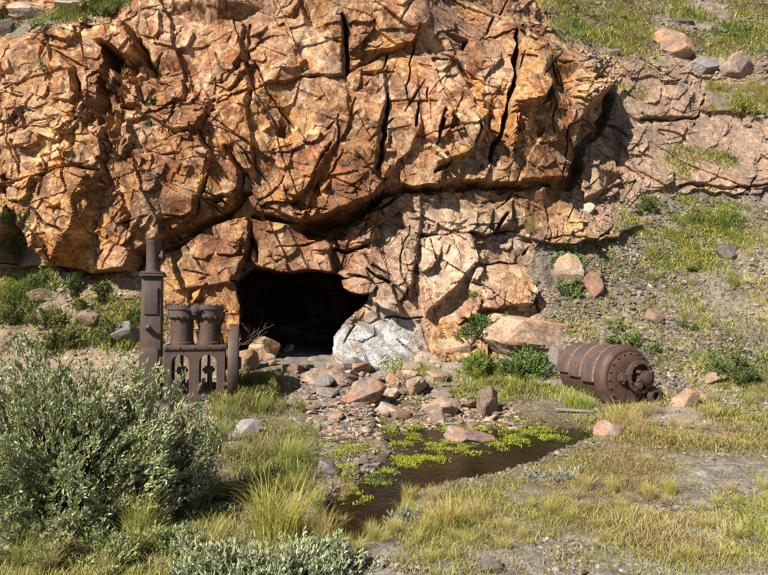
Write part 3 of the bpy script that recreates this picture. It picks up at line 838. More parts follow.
for cx in (-.19, .245):
    c = MB().lathe([(.20, .99), (.20, 1.03), (.183, 1.045), (.178, 1.2), (.183, 1.40), (.20, 1.42), (.215, 1.44)], Matrix.Translation((cx, 0, 0)), 44).build('cylinder', M_DRUM, eng)
    k = MB().lathe([(.225, 1.44), (.235, 1.45), (.235, 1.57), (.255, 1.58), (.255, 1.615), (.235, 1.62), (.235, 1.645), (.19, 1.655), (.17, 1.63)], Matrix.Translation((cx, 0, 0)), 44)
    k.bolts([(cx+.222*math.cos(a), .222*math.sin(a), 1.645) for a in np.arange(12)*math.pi/6], (0, 0, 1), .013, .03)
    k.bolts([(cx+.238*math.cos(a), .238*math.sin(a), 1.465) for a in np.arange(16)*math.pi/8+.1], (0, 0, -1), .014, .03)
    k.build('cylinder_head', M_IRON, c)
m = MB().box(-.12, .17, -.17, .12, 1.47, 1.60, .02)
mm = Matrix.Translation((.025, -.17, 1.57)) @ Matrix.Rotation(R(90), 4, 'X')
m.lathe([(.085, -.01), (.09, .03), (.085, .06), (.05, .065), (.045, .09), (.02, .095)], mm, 26)
m.bolts([(.025+.1*s, -.2, 1.57) for s in (-1, 1)], (0, -1, 0), .018, .05)
m.box(-.1, .15, -.215, -.17, 1.545, 1.595, .015)
m.build('manifold', M_IRON, eng)
def arches(y0, y1):
    zt, zb = .915, .17
    out = [(-.44, zb), (-.44, zt), (.515, zt), (.515, zb), (.45, zb)]
    for x1, x0 in ((.385, .105), (-.05, -.33)):
        r = (x1-x0)/2; cx = (x0+x1)/2; zc = .83-r
        out.append((x1, zb))
        out += [(cx+r*math.cos(a), zc+r*math.sin(a)) for a in np.linspace(0, math.pi, 15)]
        out.append((x0, zb))
    o2 = []
    for q in out:
        if not o2 or math.hypot(q[0]-o2[-1][0], q[1]-o2[-1][1]) > 1e-4: o2.append(q)
    m.prism(o2, y0, y1)
m = MB(); arches(-.25, -.19); arches(.19, .25)
m.box(-.465, .54, -.28, .28, .917, .99, .012)
m.box(-.465, .54, -.262, .262, .06, .168, .01)
m.bolts([(x, -.28, .95) for x in (-.4, -.2, .03, .26, .48)], (0, -1, 0), .014, .015)
m.bolts([(x, -.262, .115) for x in (-.38, -.1, .17, .45)], (0, -1, 0), .016, .02)
m.build('frame', M_IRON, eng)
for cx in (-.19, .245):
    r = MB().rod((cx, 0, .3), (cx, 0, .985), .026).build('piston_rod', M_IRON, eng)
    MB().box(cx-.07, cx+.07, -.08, .08, .50, .62, .012).rod((cx-.1, 0, .56), (cx+.1, 0, .56), .03).build('crosshead', M_IRON, r)
    MB().rod((cx+.05, -.05, .18), (cx+.02, -.05, .52), .035).build('connecting_rod', M_DRUM, eng)
MB().rod((-.5, 0, .30), (.75, 0, .30), .05).box(-.10, .0, -.07, .07, .2, .4, .01).box(.14, .19, -.12, .05, .22, .42, .01).build('crankshaft', M_IRON, eng)
MB().box(-.50, .58, -.33, .33, 0, .058, .012).build('base_plate', M_DRUM, eng)
mm = Matrix.Translation((.575, .05, .66)) @ Matrix.Rotation(R(90), 4, 'Y')
fw = MB().lathe([(.50, 0), (.665, 0), (.672, .01), (.672, .15), (.665, .16), (.52, .16), (.50, .14), (.50, 0)], mm, 72, close='none')
for a in np.arange(6)*math.pi/3+.3:
    fw.rod((.655, .05+.08*math.cos(a), .66+.08*math.sin(a)), (.655, .05+.51*math.cos(a), .66+.51*math.sin(a)), .035, 10)
f = fw.build('flywheel', M_IRON, eng)
MB().lathe([(.06, -.06), (.11, -.05), (.11, .2), (.06, .21)], mm, 28).build('hub', M_IRON, f)

eng.scale = (.95, .95, .95)
# ---------------------------------------------------------------- old drum lying on the right
p0 = hit(612, 404)[0][0]
ax = Vector((.355, -.93)).normalized()
bo = tag(empty('boiler_drum', (p0[0]+.09, p0[1]+.42, p0[2]-.10), math.atan2(ax.y, ax.x)), 'rusted riveted iron drum lying on its side at the foot of the gravel slope', 'drum')
RX = Matrix.Translation((0, 0, .49)) @ Matrix.Rotation(R(1), 4, 'Y') @ Matrix.Rotation(R(90), 4, 'Y')   # local Z -> drum axis
def onaxis(x, y=0, z=0): return RX @ Matrix.Translation((-z, y, x))
sh = MB().lathe([(.0, -.84), (.36, -.83), (.425, -.79), (.435, -.74), (.435, .36)], RX, 64, close='none').build('shell', M_DRUM, bo)
def ang(d): return R(d)
# turned angle: 180 deg is up
jk = MB()
segs = [(-.83, -.44), (-.437, -.05), (-.047, .33)]
jj = []
for i, (a, b) in enumerate(segs):
    r0 = .478+.004*i
    jk = MB().lathe([(r0-.02, a), (r0, a), (r0, a+.03), (r0+.002, (a+b)/2), (r0, b-.03), (r0, b), (r0-.02, b)], RX, 48, R(82-4*i), R(268+5*i))
    jk = jk.build('jacket_plate', M_JACK, bo); sm = MB()
    sm.lathe([(r0+.001, b-.045), (r0+.013, b-.04), (r0+.013, b-.005), (r0+.001, b)], RX, 48, R(84-4*i), R(266+5*i))
    for t in np.linspace(90, 262, 22):
        v = RX @ Vector((math.cos(R(t))*(r0+.012), math.sin(R(t))*(r0+.012), b-.022))
        n = (RX.to_3x3() @ Vector((math.cos(R(t)), math.sin(R(t)), 0)))
        sm.bolts([v], n, .009, .008)
    sm.build('seam_band', M_SEAM, jk)
jk = MB().lathe([(.435, .335), (.49, .337), (.50, .35), (.503, .44), (.495, .50), (.47, .56), (.455, .575), (.452, .60), (.42, .605)], RX, 72, close='none').build('end_ring', M_DRUM, bo)
e = MB().lathe([(.43, .58), (.38, .62), (.30, .645), (.20, .655), (.0, .66)], RX, 64, close='none')
e.bolts([(RX @ Vector((.395*math.cos(t), .395*math.sin(t), .612))) for t in np.arange(20)*2*math.pi/20], RX.to_3x3() @ Vector((0, 0, 1)), .016, .025)
e = e.build('end_plate', M_DRUM, bo)
fl = MB().lathe([(.245, .62), (.25, .70), (.255, .735), (.24, .745), (.195, .745), (.185, .73), (.185, .665), (.0, .66)], onaxis(0, .13, .03), 48, close='none')
for t in np.arange(10)*2*math.pi/10:
    c = onaxis(0, .13, .03) @ Vector((.218*math.cos(t), .218*math.sin(t), .745))
    fl.bolts([c], RX.to_3x3() @ Vector((0, 0, 1)), .014, .03)
fl = fl.build('manhole_flange', M_DRUM, bo)
MB().lathe([(.183, .668), (.0, .67)], onaxis(0, .13, .03), 40, close='none').build('manhole_hollow', M_BLACK, fl)
q = MB().lathe([(.075, .66), (.08, .78), (.105, .785), (.105, .83), (.085, .835), (.085, .87), (.05, .89), (.0, .89)], onaxis(0, .16, .03), 30)
q.lathe([(.05, .66), (.055, .80), (.035, .81), (.0, .81)], onaxis(0, .06, -.09), 20)
q.lathe([(.035, .66), (.045, .77), (.03, .78), (.0, .78)], onaxis(0, .22, -.10), 18)
q.lathe([(.03, .66), (.03, .80), (.0, .81)], onaxis(0, .07, .11), 18)
q.rod(onaxis(.76, .02, -.03) @ Vector((0, 0, 0)), onaxis(.80, .30, .12) @ Vector((0, 0, 0)), .028)
q.build('valve_block', M_DRUM, bo)
q = MB().lathe([(.055, .56), (.06, .66), (.085, .665), (.085, .70), (.055, .705), (.05, .74), (.0, .745)], onaxis(0, -.19, .02), 24)
q.bolts([onaxis(0, -.19, .02) @ Vector((.07*math.cos(t), .07*math.sin(t), .70)) for t in np.arange(5)*1.257], RX.to_3x3() @ Vector((0, 0, 1)), .012, .02)
q.build('small_flange', M_DRUM, bo)
q = MB().lathe([(.09, .50), (.095, .72), (.125, .725), (.125, .77), (.10, .775), (.10, .80), (.065, .80), (.06, .70), (.0, .70)], onaxis(0, .37, -.26), 30).build('outlet_pipe', M_DRUM, bo)
q = MB().lathe([(.06, .60), (.065, .80), (.05, .80), (.045, .7), (.0, .7)], onaxis(0, .42, -.37), 24).build('drain_pipe', M_BLACK, bo)
bo.scale = (.84, 1.07, 1.07)
MB().box(-.62, -.50, -.33, .33, 0, .2, .015).build('saddle', M_DRUM, bo)
MB().box(.1, .22, -.33, .33, 0, .16, .015).build('saddle', M_DRUM, bo)

# ================================================================== STONES
def ico(sub):
    b = bmesh.new(); bmesh.ops.create_icosphere(b, subdivisions=sub, radius=1)
    V = np.array([v.co[:] for v in b.verts]); F = np.array([[v.index for v in f.verts] for f in b.faces]); b.free()
    return V, F
ICO = {s: ico(s) for s in (1, 2, 3, 4, 5)}
M_STONE = mat_rock('stone_surface', True)
def rock_arrays(seed, sub, planes=13, flat=1.0):
    g = np.random.default_rng(seed); V, F = ICO[sub]
    n = g.normal(size=(planes, 3)); n[:, 2] *= .8; n /= np.linalg.norm(n, axis=1)[:, None]
    d = g.uniform(.5, .95, planes)
    cosn = V @ n.T
    r = np.where(cosn > .05, d/np.maximum(cosn, .05), 9).min(1); r = np.minimum(r, 1.25)
    P = V*r[:, None]
    q = seed*3.7
    if sub >= 3: P = P*(1+.05*fbm(P[:, 0]*2.5+q, P[:, 1]*2.5, P[:, 2]*2.5, 4)[:, None] + .03*(ridged(P[:, 0]*3+q, P[:, 1]*3, P[:, 2]*3, 3)[:, None]-.5))
    lo, hi = P.min(0), P.max(0); P = (P-(lo+hi)/2)/(hi-lo)
    c = np.ones((len(P), 3))
    c = c*(1+.35*fbm(P[:, 0]*3+q, P[:, 1]*3, P[:, 2]*3, 4, 5)[:, None])
    m = sstep(.15, .5, fbm(P[:, 0]*2.5-q, P[:, 1]*2.5, P[:, 2]*2.5, 4, 6))[:, None]
    c = c*(1-m) + m*np.array((1.3, 1.0, .75))
    return P, F, np.clip(c, .2, 2.2)
def put_stone(o, px, py, wpx, hpx, sink=.18, dep=.75, rz=0, tilt=(0, 0), col=None, at=None):
    p = hit(px, py)[0][0] if at is None else at
    s = p[1]/FPX
    w, h = wpx*s, hpx*s
    o.scale = (w, w*dep, h*(1+sink))
    o.location = (p[0], p[1]+w*dep*.28, p[2]+h*(.5-sink*.55))
    o.rotation_euler = (tilt[0], tilt[1], rz)
    if col:
        g_ = sum(col)/3; o.color = (*[(.78*c_+.22*g_)*.9 for c_ in col], 1)
BOULDERS = [
 # px, py base, w, h, colour, seed, tilt, label
 (673,53,50,30,(.36,.21,.12),1,(0,.1),'large orange-brown boulder in the grass high on the right slope'),
 (703,74,36,22,(.20,.19,.19),2,(0,.2),'blue-grey boulder with pale streaks beside the orange boulder on the upper slope'),
 (737,77,42,27,(.27,.18,.15),3,(0,-.2),'purple-brown wedge of rock right of the blue-grey boulder on the upper slope'),
 (686,24,24,9,(.09,.08,.075),4,(0,.05),'flat nearly black stone lying above the orange boulder on the upper slope'),
 (614,57,16,11,(.22,.16,.14),5,(0,0),'small dull brown stone at the grassy top edge of the cliff'),
 (534,205,28,23,(.30,.14,.085),6,(0,.1),'red-brown rock wedged just below the cliff overhang'),
 (570,281,32,27,(.36,.26,.175),7,(0,-.5),'pale leaning boulder among green plants above the flat orange slab'),
 (594,296,24,25,(.26,.13,.075),8,(0,.25),'dark reddish jagged rock right of the pale leaning boulder'),
 (535,357,124,44,(.40,.25,.15),9,(0,.08),'big flat orange slab with dark overhanging end above the drum'),
 (557,373,26,26,(.22,.19,.17),10,(0,.3),'grey rock under the end of the big flat slab beside the drum'),
 (728,260,20,17,(.13,.115,.115),11,(0,0),'dark slate-grey stone beside the grass patch on the right slope'),
 (656,326,20,18,(.24,.14,.11),12,(0,0),'reddish stone on the gravel slope above the drum'),
 (686,408,26,20,(.40,.25,.16),13,(0,.1),'orange stone on the gravel right of the drum'),
 (473,447,56,19,(.27,.185,.15),14,(0,.06),'long flat pinkish-brown rock lying in the stream'),
 (490,417,30,30,(.27,.17,.12),15,(.1,-.3),'upright pointed rust-brown rock at the far edge of the stream'),
 (440,418,36,20,(.36,.24,.16),16,(0,.2),'broad tan rock at the edge of the stream left of the pointed rock'),
 (364,403,40,26,(.27,.165,.115),47,(.1,.2),'largest red-brown block of the rock pile in front of the white rock'),
 (316,384,36,16,(.44,.30,.19),18,(0,.05),'tan rock at the sill of the mine opening'),
 (388,416,34,14,(.38,.25,.17),19,(0,-.1),'long tan slab in the rock pile beside the stream'),
 (338,378,26,15,(.36,.24,.17),20,(0,.1),'pinkish flat rock at the foot of the white rock'),
 (328,476,24,15,(.17,.155,.15),21,(0,0),'round grey stone on the near bank among wet pebbles'),
 (248,433,28,14,(.27,.27,.275),22,(0,.05),'pale blue-grey stone in the grass below the engine'),
 (610,436,28,14,(.33,.22,.185),23,(0,0),'pinkish stone beside the dry grass tuft below the drum'),
 (494,574,34,14,(.16,.15,.145),24,(0,.1),'flat dark grey stone at the bottom edge of the picture'),
 (262,360,32,24,(.44,.27,.14),25,(0,.5),'sunlit orange rock leaning at the left side of the mine opening'),
 (244,372,28,22,(.32,.19,.11),26,(0,-.2),'brown rock behind the flywheel at the mine opening'),
 (252,368,15,11,(.5,.48,.44),27,(0,0),'small white stone behind the flywheel'),
 (122,343,44,22,(.19,.17,.165),28,(0,-.1),'grey boulder on the bank left of the engine column'),
 (84,326,30,18,(.22,.15,.11),29,(0,.1),'brown rock on the grassy bank under the golden cliff face'),
 (40,302,36,14,(.40,.29,.18),30,(0,.05),'tan slab at the foot of the golden cliff face'),
 (462,352,60,26,(.42,.27,.16),31,(0,-.15),'low orange rock behind the grass left of the big flat slab'),
 (716,384,22,12,(.36,.25,.17),32,(0,0),'tan stone under the green plants at the right edge of the slope'),
 (588,212,18,10,(.42,.33,.25),33,(0,0),'pale block on the ledge right of the overhang'),
 (24,16,40,20,(.40,.31,.25),34,(0,.1),'pinkish rock on the grassy shelf above the left cliff'),
 (70,10,34,14,(.38,.31,.25),35,(0,0),'grey-pink rock behind the grass on the left shelf'),
 (4,34,18,18,(.10,.08,.07),36,(0,0),'dark rock at the edge of the left shelf'),
]
for (px, py, wd, ht, c, sd, tl, lab) in BOULDERS:
    P_, F_, c_ = rock_arrays(100+sd, 5 if wd > 30 else 4, 15)
    o = mesh_np('boulder', P_, F_, c_, False, M_STONE)
    put_stone(o, px, py, wd, ht, .25, .5 if wd > 55 else .8, (.4 if wd < 55 else .08)*math.sin(sd*5.1), tl, c)
    tag(o, lab, 'boulder')

# many smaller stones that are still countable: one mesh each of ten shapes, copied
SHAPES = []
for i in range(10):
    P_, F_, c_ = rock_arrays(300+i, 3, 11)
    SHAPES.append(mesh_np('stone', P_, F_, c_, False, M_STONE))
_used = [False]*10
def stone(px, py, wpx, hpx, col, label, group, at=None):
    i = int(rng.integers(10)); o = SHAPES[i]
    if _used[i]:
        o = o.copy(); COL.objects.link(o)
    _used[i] = True
    put_stone(o, px, py, wpx, hpx, .2, rng.uniform(.7, 1.1), rng.uniform(0, 6.3), (rng.normal()*.2, rng.normal()*.25), col, at)
    tag(o, label, 'stone', group)
COLS = [(.33,.22,.15), (.38,.27,.19), (.25,.145,.10), (.30,.21,.17), (.24,.19,.165), (.24,.22,.20), (.42,.32,.235), (.34,.20,.12)]
GREY = [(.24,.215,.195), (.20,.185,.18), (.29,.25,.22), (.17,.15,.145), (.31,.22,.165), (.34,.28,.24)]
def spread(n, poly_box, size, cols, label, group, flat=.55, test=None):
    x0, y0, x1, y1 = poly_box
    px = rng.uniform(x0, x1, n*3); py = rng.uniform(y0, y1, n*3)
    if test is not None:
        k = test(px, py); px, py = px[k], py[k]
    px, py = px[:n], py[:n]
    at, _ = hit(px, py)
    for a, b, p in zip(px, py, at):
        w_ = size[0]*(size[1]/size[0])**(rng.random()**1.6)
        stone(a, b, w_, w_*flat*rng.uniform(.7, 1.3), tuple(np.array(cols[rng.integers(len(cols))])*rng.uniform(.8, 1.15)), label, group, p)
spread(80, (292, 370, 440, 402), (8, 30), COLS, 'angular rust-coloured rock of the heap fallen before the mine opening', 'rocks heaped before the mine opening', .5, lambda x, y: y < 366+ (x-292)*.35+14)
spread(70, (300, 390, 520, 434), (7, 27), COLS, 'flat reddish rock strewn between the heap and the stream', 'rocks between the heap and the stream', .36)
spread(36, (300, 440, 420, 500), (4, 12), GREY, 'small grey wet stone at the left bend of the stream', 'wet stones at the stream bend', .45)
spread(14, (200, 484, 262, 512), (4, 11), GREY, 'grey stone on the dark mud below the willow', 'stones on the dark mud', .4)
spread(12, (500, 408, 640, 440), (3, 9), COLS, 'small tan stone at the far stream bank', 'stones at the far stream bank', .5)
spread(38, (600, 290, 768, 400), (4, 12), GREY+COLS[:3], 'grey-brown stone lying loose on the gravel slope', 'loose stones on the gravel slope', .6, lambda x, y: (x > 670) | (y < 340))
spread(14, (560, 5, 768, 60), (4, 14), GREY, 'grey stone half hidden in the grass of the upper slope', 'stones in the upper grass', .55)
spread(16, (230, 345, 290, 380), (4, 14), COLS, 'brown rock of the rubble on the left side of the mine opening', 'rubble left of the mine opening', .7)
spread(14, (0, 272, 160, 345), (4, 13), COLS, 'tan rock scattered over the bank under the left cliff', 'rocks on the left bank', .6)
spread(6, (420, 540, 768, 573), (4, 13), GREY, 'grey stone set in the near gravel', 'stones in the near gravel', .4)
for o in SHAPES: pass

# weathered plank beside the stream
p0, p1 = hit(555, 411)[0][0], hit(604, 414)[0][0]
d = Vector(p1)-Vector(p0)
k = NT('grey_wood'); tc = k.n('TexCoord').outputs['Object']
mp = k.n('Mapping'); mp.inputs['Scale'].default_value = (3, 60, 60); k.l(tc, mp.inputs[0])
n = k.noise(mp.outputs[0], 1, 5, .7); k.principled(k.ramp(n, [(.3, (.09, .075, .065)), (.7, (.26, .22, .19))]), .85, k.bump(n, .6, .01))
pl = MB().box(0, d.length*.8, -.04, .04, -.02, .02, .005)
for v in pl.bm.verts: v.co.z += .012*math.sin(v.co.x*5); v.co.y += .008*math.sin(v.co.x*9)
pl = pl.build('plank', k.m); pl.location = Vector(p0)+Vector((0, 0, .03)); pl.rotation_euler = (0, math.asin(max(-.3, min(.3, -d.z/d.length))), math.atan2(d.y, d.x))
tag(pl, 'weathered grey plank lying below the drum beside the stream', 'plank')
# ================================================================== PLANTS
def mat_leaf(name, trans=.25, tint=False):
    k = NT(name)
    c = k.n('Attribute', attribute_name='col').outputs['Color']
    if tint: c = k.mix(c, k.n('ObjectInfo').outputs['Color'], 1.0, 'MULTIPLY')
    d = k.n('BsdfPrincipled'); d.inputs['Roughness'].default_value = .55; d.inputs['Specular IOR Level'].default_value = .25
    k.l(c, d.inputs['Base Color'])
    t = k.n('BsdfTranslucent'); k.l(c, t.inputs['Color'])
    m = k.n('MixShader'); m.inputs[0].default_value = trans
    k.l(d.outputs[0], m.inputs[1]); k.l(t.outputs[0], m.inputs[2]); k.l(m.outputs[0], k.out.inputs[0])
    return k.m
M_GRASS = mat_leaf('grass_blade', .3); M_TUFT = mat_leaf('tuft_blade', .3, True)
M_LEAF = mat_leaf('leaf', .2); M_LEAFT = mat_leaf('plant_leaf', .2, True)
k = NT('bark'); n = k.noise(k.n('TexCoord').outputs['Object'], 30, 4)
k.principled(k.ramp(n, [(.3, (.05, .035, .025)), (.7, (.13, .10, .075))]), .9); M_BARK = k.m

def blades(B, h, wid, col, lean=.5, curl=.6, g=rng):
    """grass blades: base points (n,3), heights, widths, colours -> V, F, C"""
    n = len(B); th = g.uniform(0, 2*math.pi, n); ln = np.abs(g.normal(lean, lean*.5, n)); cu = g.uniform(.1, 1, n)*curl
    dx, dy = np.cos(th), np.sin(th)
    ph = th+math.pi/2+g.normal(0, .6, n); sx_, sy_ = np.cos(ph)*wid/2, np.sin(ph)*wid/2
    V = np.zeros((n, 7, 3)); Cc = np.zeros((n, 7, 3))
    for lev, (t, wd) in enumerate(((0, .8), (.4, 1), (.75, .65), (1, 0))):
        a = ln*t*.7 + cu*t*t
        hx = h*t*np.sin(a)/np.maximum(1, 1+.15*a); hz = h*t*np.cos(a*.85)
        c = B + np.stack([dx*hx, dy*hx, hz], 1)
        off = np.stack([sx_*wd, sy_*wd, 0*wid], 1)
        if lev < 3: V[:, lev*2] = c-off; V[:, lev*2+1] = c+off
        else: V[:, 6] = c
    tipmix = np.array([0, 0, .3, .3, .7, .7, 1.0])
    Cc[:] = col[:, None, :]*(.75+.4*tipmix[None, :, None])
    i = np.arange(n)[:, None]*7
    Q4 = np.concatenate([i+np.array([0, 1, 3, 2]), i+np.array([2, 3, 5, 4])]); T3 = i+np.array([4, 5, 6])
    return V.reshape(-1, 3), [Q4, T3], Cc.reshape(-1, 3)

def inpoly(px, py, poly):
    r = np.zeros(px.shape, bool); n = len(poly)
    for (xa, ya), (xb, yb) in zip(poly, poly[1:]+poly[:1]):
        c = ((ya > py) != (yb > py)) & (px < (xb-xa)*(py-ya)/(yb-ya+1e-9)+xa); r ^= c
    return r
def scatter(n, poly, patch=0.0, sc=1.0, seed=1, soft=7):
    """n surface points spread evenly over the picture area of a polygon, thinned to patches"""
    xs = [p[0] for p in poly]; ys = [p[1] for p in poly]
    A, tot = [], 0
    for _ in range(12):
        px = rng.uniform(min(xs)-soft, max(xs)+soft, n); py = rng.uniform(min(ys)-soft, max(ys)+soft, n)
        k = inpoly(px+rng.normal(0, soft, n), py+rng.normal(0, soft*.6, n), poly)
        px, py = px[k], py[k]
        P_, S_ = hit(px, py)
        if patch > -9:
            q = fbm(P_[:, 0]*sc, P_[:, 1]*sc, P_[:, 2]*sc, 3, seed)
            kk = q > -patch+rng.normal(0, .12, len(q)) if patch != 0 else np.ones(len(q), bool)
            P_ = P_[kk]
        ok = P_[:, 1] < 40; P_ = P_[ok]
        A.append(P_); tot += len(P_)
        if tot >= n: break
    return np.concatenate(A)[:n]
def mixcol(n, cols, var=.2, P=None, sc=2.0, seed=7):
    cols = np.array(cols)
    if P is not None:
        q = np.clip(fbm(P[:, 0]*sc, P[:, 1]*sc, P[:, 2]*sc, 3, seed)*.8+.5+rng.normal(0, .18, n), 0, .999)*(len(cols)-1)
        i = q.astype(int); f = (q-i)[:, None]; c = cols[i]*(1-f)+cols[i+1]*f
    else: c = cols[rng.integers(len(cols), size=n)]
    return c*rng.uniform(1-var, 1+var, (n, 1))
DRY = (.34,.26,.12); STRAW = (.42,.35,.18); YEL = (.43,.39,.085); YGR = (.30,.33,.065); GRN = (.13,.19,.045); DGR = (.08,.12,.035); BRN = (.24,.16,.08); OLV = (.22,.21,.07)
class Field:
    def __init__(s): s.V, s.Q4, s.T3, s.C, s.n = [], [], [], [], 0
    def add(s, P_, hmin, hmax, wid, cols, lean=.5, curl=.6, sc=2.0, seed=7, sizevar=None):
        n = len(P_)
        h = rng.uniform(hmin, hmax, n)*np.clip(.8+.5*fbm(P_[:, 0]*1.5, P_[:, 1]*1.5, P_[:, 2]*1.5, 2, 88), .4, 1.4)
        w_ = wid*rng.uniform(.6, 1.3, n)*(P_[:, 1]/6)**.75
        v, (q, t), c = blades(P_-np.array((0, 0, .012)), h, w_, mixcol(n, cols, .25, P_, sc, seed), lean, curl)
        s.V.append(v); s.Q4.append(q+s.n); s.T3.append(t+s.n); s.C.append(c); s.n += len(v)
    def build(s, name, mat, label, cat):
        o = mesh_np(name, np.concatenate(s.V), [np.concatenate(s.Q4), np.concatenate(s.T3)], np.concatenate(s.C), True, mat)
        return tag(o, label, cat, kind='stuff')
# -- short and long grass on the flat
f = Field()
f.add(scatter(14000, [(-90,515),(120,510),(210,512),(330,540),(345,590),(-90,600)], .6, 1.6, 1), .06, .20, .007, [YGR, GRN, YEL, OLV, YEL, DRY, YGR], .35, .6)
f.add(scatter(5500, [(205,398),(290,398),(310,430),(318,460),(305,500),(255,505),(215,450)], .25, 1.5, 2), .08, .2, .008, [DGR, GRN, YGR, BRN, OLV, GRN], .45, .7)
f.add(scatter(27300, [(345,575),(400,505),(520,470),(620,440),(700,440),(880,455),(880,492),(640,520),(540,540),(430,560)], .36, 1.7, 3, 9), .03, .11, .006, [DRY, OLV, YEL, YGR, DRY, OLV, YGR], .8, .8)
f.add(scatter(15000, [(540,472),(640,440),(680,455),(660,500),(560,520)], .25, 1.6, 4, 9), .04, .12, .006, [DRY, BRN, DRY, OLV], .8, .6)
f.add(scatter(15600, [(600,525),(700,505),(880,500),(880,568),(640,565)], .14, 1.9, 5, 9), .05, .15, .007, [DRY, STRAW, YEL, YGR, OLV], .9, .8)
f.add(scatter(18200, [(630,398),(880,396),(880,450),(620,445),(560,430)], .1, 1.2, 6, 9), .05, .16, .008, [DRY, OLV, YEL, BRN], .7, .6)
f.add(scatter(6500, [(600,432),(690,430),(880,448),(880,456),(680,446),(610,444)], .1, 1.2, 6, 5), .05, .13, .008, [BRN, DRY, BRN], .8, .6)
f.add(scatter(7000, [(388,360),(440,352),(560,372),(570,395),(520,402),(400,392)], .15, 1.5, 7, 7), .08, .22, .009, [YEL, YGR, OLV, DRY], .6, .7)
f.add(scatter(3500, [(235,378),(285,380),(292,398),(270,412),(205,405)], .25, 1.5, 8, 6), .1, .3, .008, [YEL, OLV, YGR, DRY], .5, .6)
f.add(scatter(900, [(345,395),(440,392),(520,405),(480,418),(350,440),(330,420)], -.1, 2.2, 9, 6), .05, .14, .007, [OLV, YGR, DRY], .6, .6)
f.add(scatter(3500, [(230,515),(300,515),(318,545),(360,550),(415,515),(480,484),(560,468),(440,530),(330,575)], .2, 2, 10, 4), .05, .13, .007, [YEL, OLV, YGR, DRY], .5, .7)
f.add(scatter(6500, [(350,545),(880,560),(880,590),(340,590)], .0, 2, 11, 6), .04, .12, .006, [OLV, DRY, YGR], .7, .6)
f.add(scatter(4000, [(-90,395),(240,395),(215,450),(200,500),(-90,520)], .1, 2, 12, 6), .08, .25, .007, [DGR, OLV, DRY], .5, .6)
f.add(scatter(6000, [(400,502),(480,478),(540,464),(600,444),(640,438),(640,448),(560,476),(480,498),(420,518)], .35, 2, 13, 5), .04, .13, .007, [DRY, BRN, OLV, YEL, DRY], .7, .7)
f.build('grass', M_GRASS, 'yellow-green and dry brown grass over the flat ground', 'grass')
# -- grass on the slopes
f = Field()
HG = [GRN, YGR, YEL, OLV]
f.add(scatter(9000, [(632,200),(740,205),(752,250),(700,272),(640,262),(622,235)], .28, 1.0, 21, 8), .08, .24, .011, [GRN, YGR, YEL, GRN], .6, .6, 1.2)
f.add(scatter(5460, [(708,86),(880,82),(880,116),(720,112)], .5, 1.0, 22, 6), .10, .28, .011, [YGR, YEL, GRN], .6, .6)
f.add(scatter(24700, [(535,-6),(880,-6),(880,58),(700,56),(620,58),(565,40)], .28, .8, 23, 6), .10, .30, .012, [GRN, YGR, YEL, OLV, DRY], .6, .6, .8)
f.add(scatter(6500, [(540,60),(700,60),(880,80),(880,195),(640,195),(600,110)], -.42, .9, 24, 6), .08, .2, .011, HG, .6, .6)
f.add(scatter(26000, [(560,235),(880,190),(880,400),(640,400),(545,335)], .0, 1.1, 25, 8), .06, .2, .010, [GRN, OLV, YGR, YEL], .6, .6, 1.2)
f.add(scatter(3380, [(696,352),(880,345),(880,388),(700,388)], .3, 1.0, 26, 8), .08, .22, .010, [GRN, YGR, OLV], .6, .6)
f.add(scatter(11000, [(-80,275),(140,278),(165,330),(150,352),(-80,352)], .3, 1.0, 27, 8), .08, .26, .010, [GRN, YGR, YEL, OLV], .5, .6)
f.add(scatter(3600, [(-80,38),(24,24),(60,16),(118,10),(128,0),(60,22)], .5, .8, 28, 5), .1, .25, .011, [GRN, OLV, YGR], .6, .6)
f.add(scatter(2200, [(60,-8),(140,-8),(120,18),(60,22)], .5, .8, 29, 5), .1, .25, .011, [GRN, OLV, YGR], .6, .6)
f.add(scatter(1500, [(0,200),(20,210),(32,255),(0,262)], .2, .8, 30, 5), .1, .25, .010, [GRN, DGR, OLV], .6, .6)
f.build('hillside_grass', M_GRASS, 'thin green and yellow grass scattered over the stony slope', 'grass')
# -- moss in the stream
MOSSP = [[(395,462),(440,458),(445,468),(400,472)], [(340,500),(362,494),(366,506),(345,510)], [(505,438),(560,434),(565,444),(510,448)], [(497,420),(540,417),(560,426),(545,436),(505,434)], [(425,446),(500,446),(505,455),(460,459),(425,455)], [(345,438),(395,434),(420,440),(405,452),(350,450)],
         [(366,482),(392,480),(390,490),(368,490)], [(322,446),(350,440),(350,456),(325,458)], [(372,420),(420,418),(425,432),(385,434)], [(440,426),(480,424),(490,432),(450,436)],
         [(580,428),(606,424),(612,432),(590,438)], [(336,470),(352,466),(354,474),(340,476)]]
V_, F_, C_ = [], [], []; nb = 0
for i, po in enumerate(MOSSP):
    p = scatter(520, po, -.02, 5.0, 40+i, 5)
    if len(p) == 0: continue
    p[:, 2] = np.maximum(p[:, 2], -.04)
    # little cushions of bent leaflets
    n = len(p); r = rng.uniform(.02, .05, n)
    v, (q, t), c = blades(np.repeat(p, 6, 0)+rng.normal(0, .018, (n*6, 3))*np.array((1, 1, 0)), rng.uniform(.012, .04, n*6), rng.uniform(.007, .014, n*6), mixcol(n*6, [(.36,.38,.03), (.26,.31,.03), (.42,.40,.05), (.12,.16,.03), (.07,.09,.03)], .2, np.repeat(p, 6, 0), 4), .9, .8)
    V_.append(v); F_.append((q+nb, t+nb)); C_.append(c); nb += len(v)
tag(mesh_np('moss', np.concatenate(V_), [np.concatenate([a for a, b in F_]), np.concatenate([b for a, b in F_])], np.concatenate(C_), True, M_GRASS), 'bright yellow-green moss on wet stones in the stream', 'moss', kind='stuff')

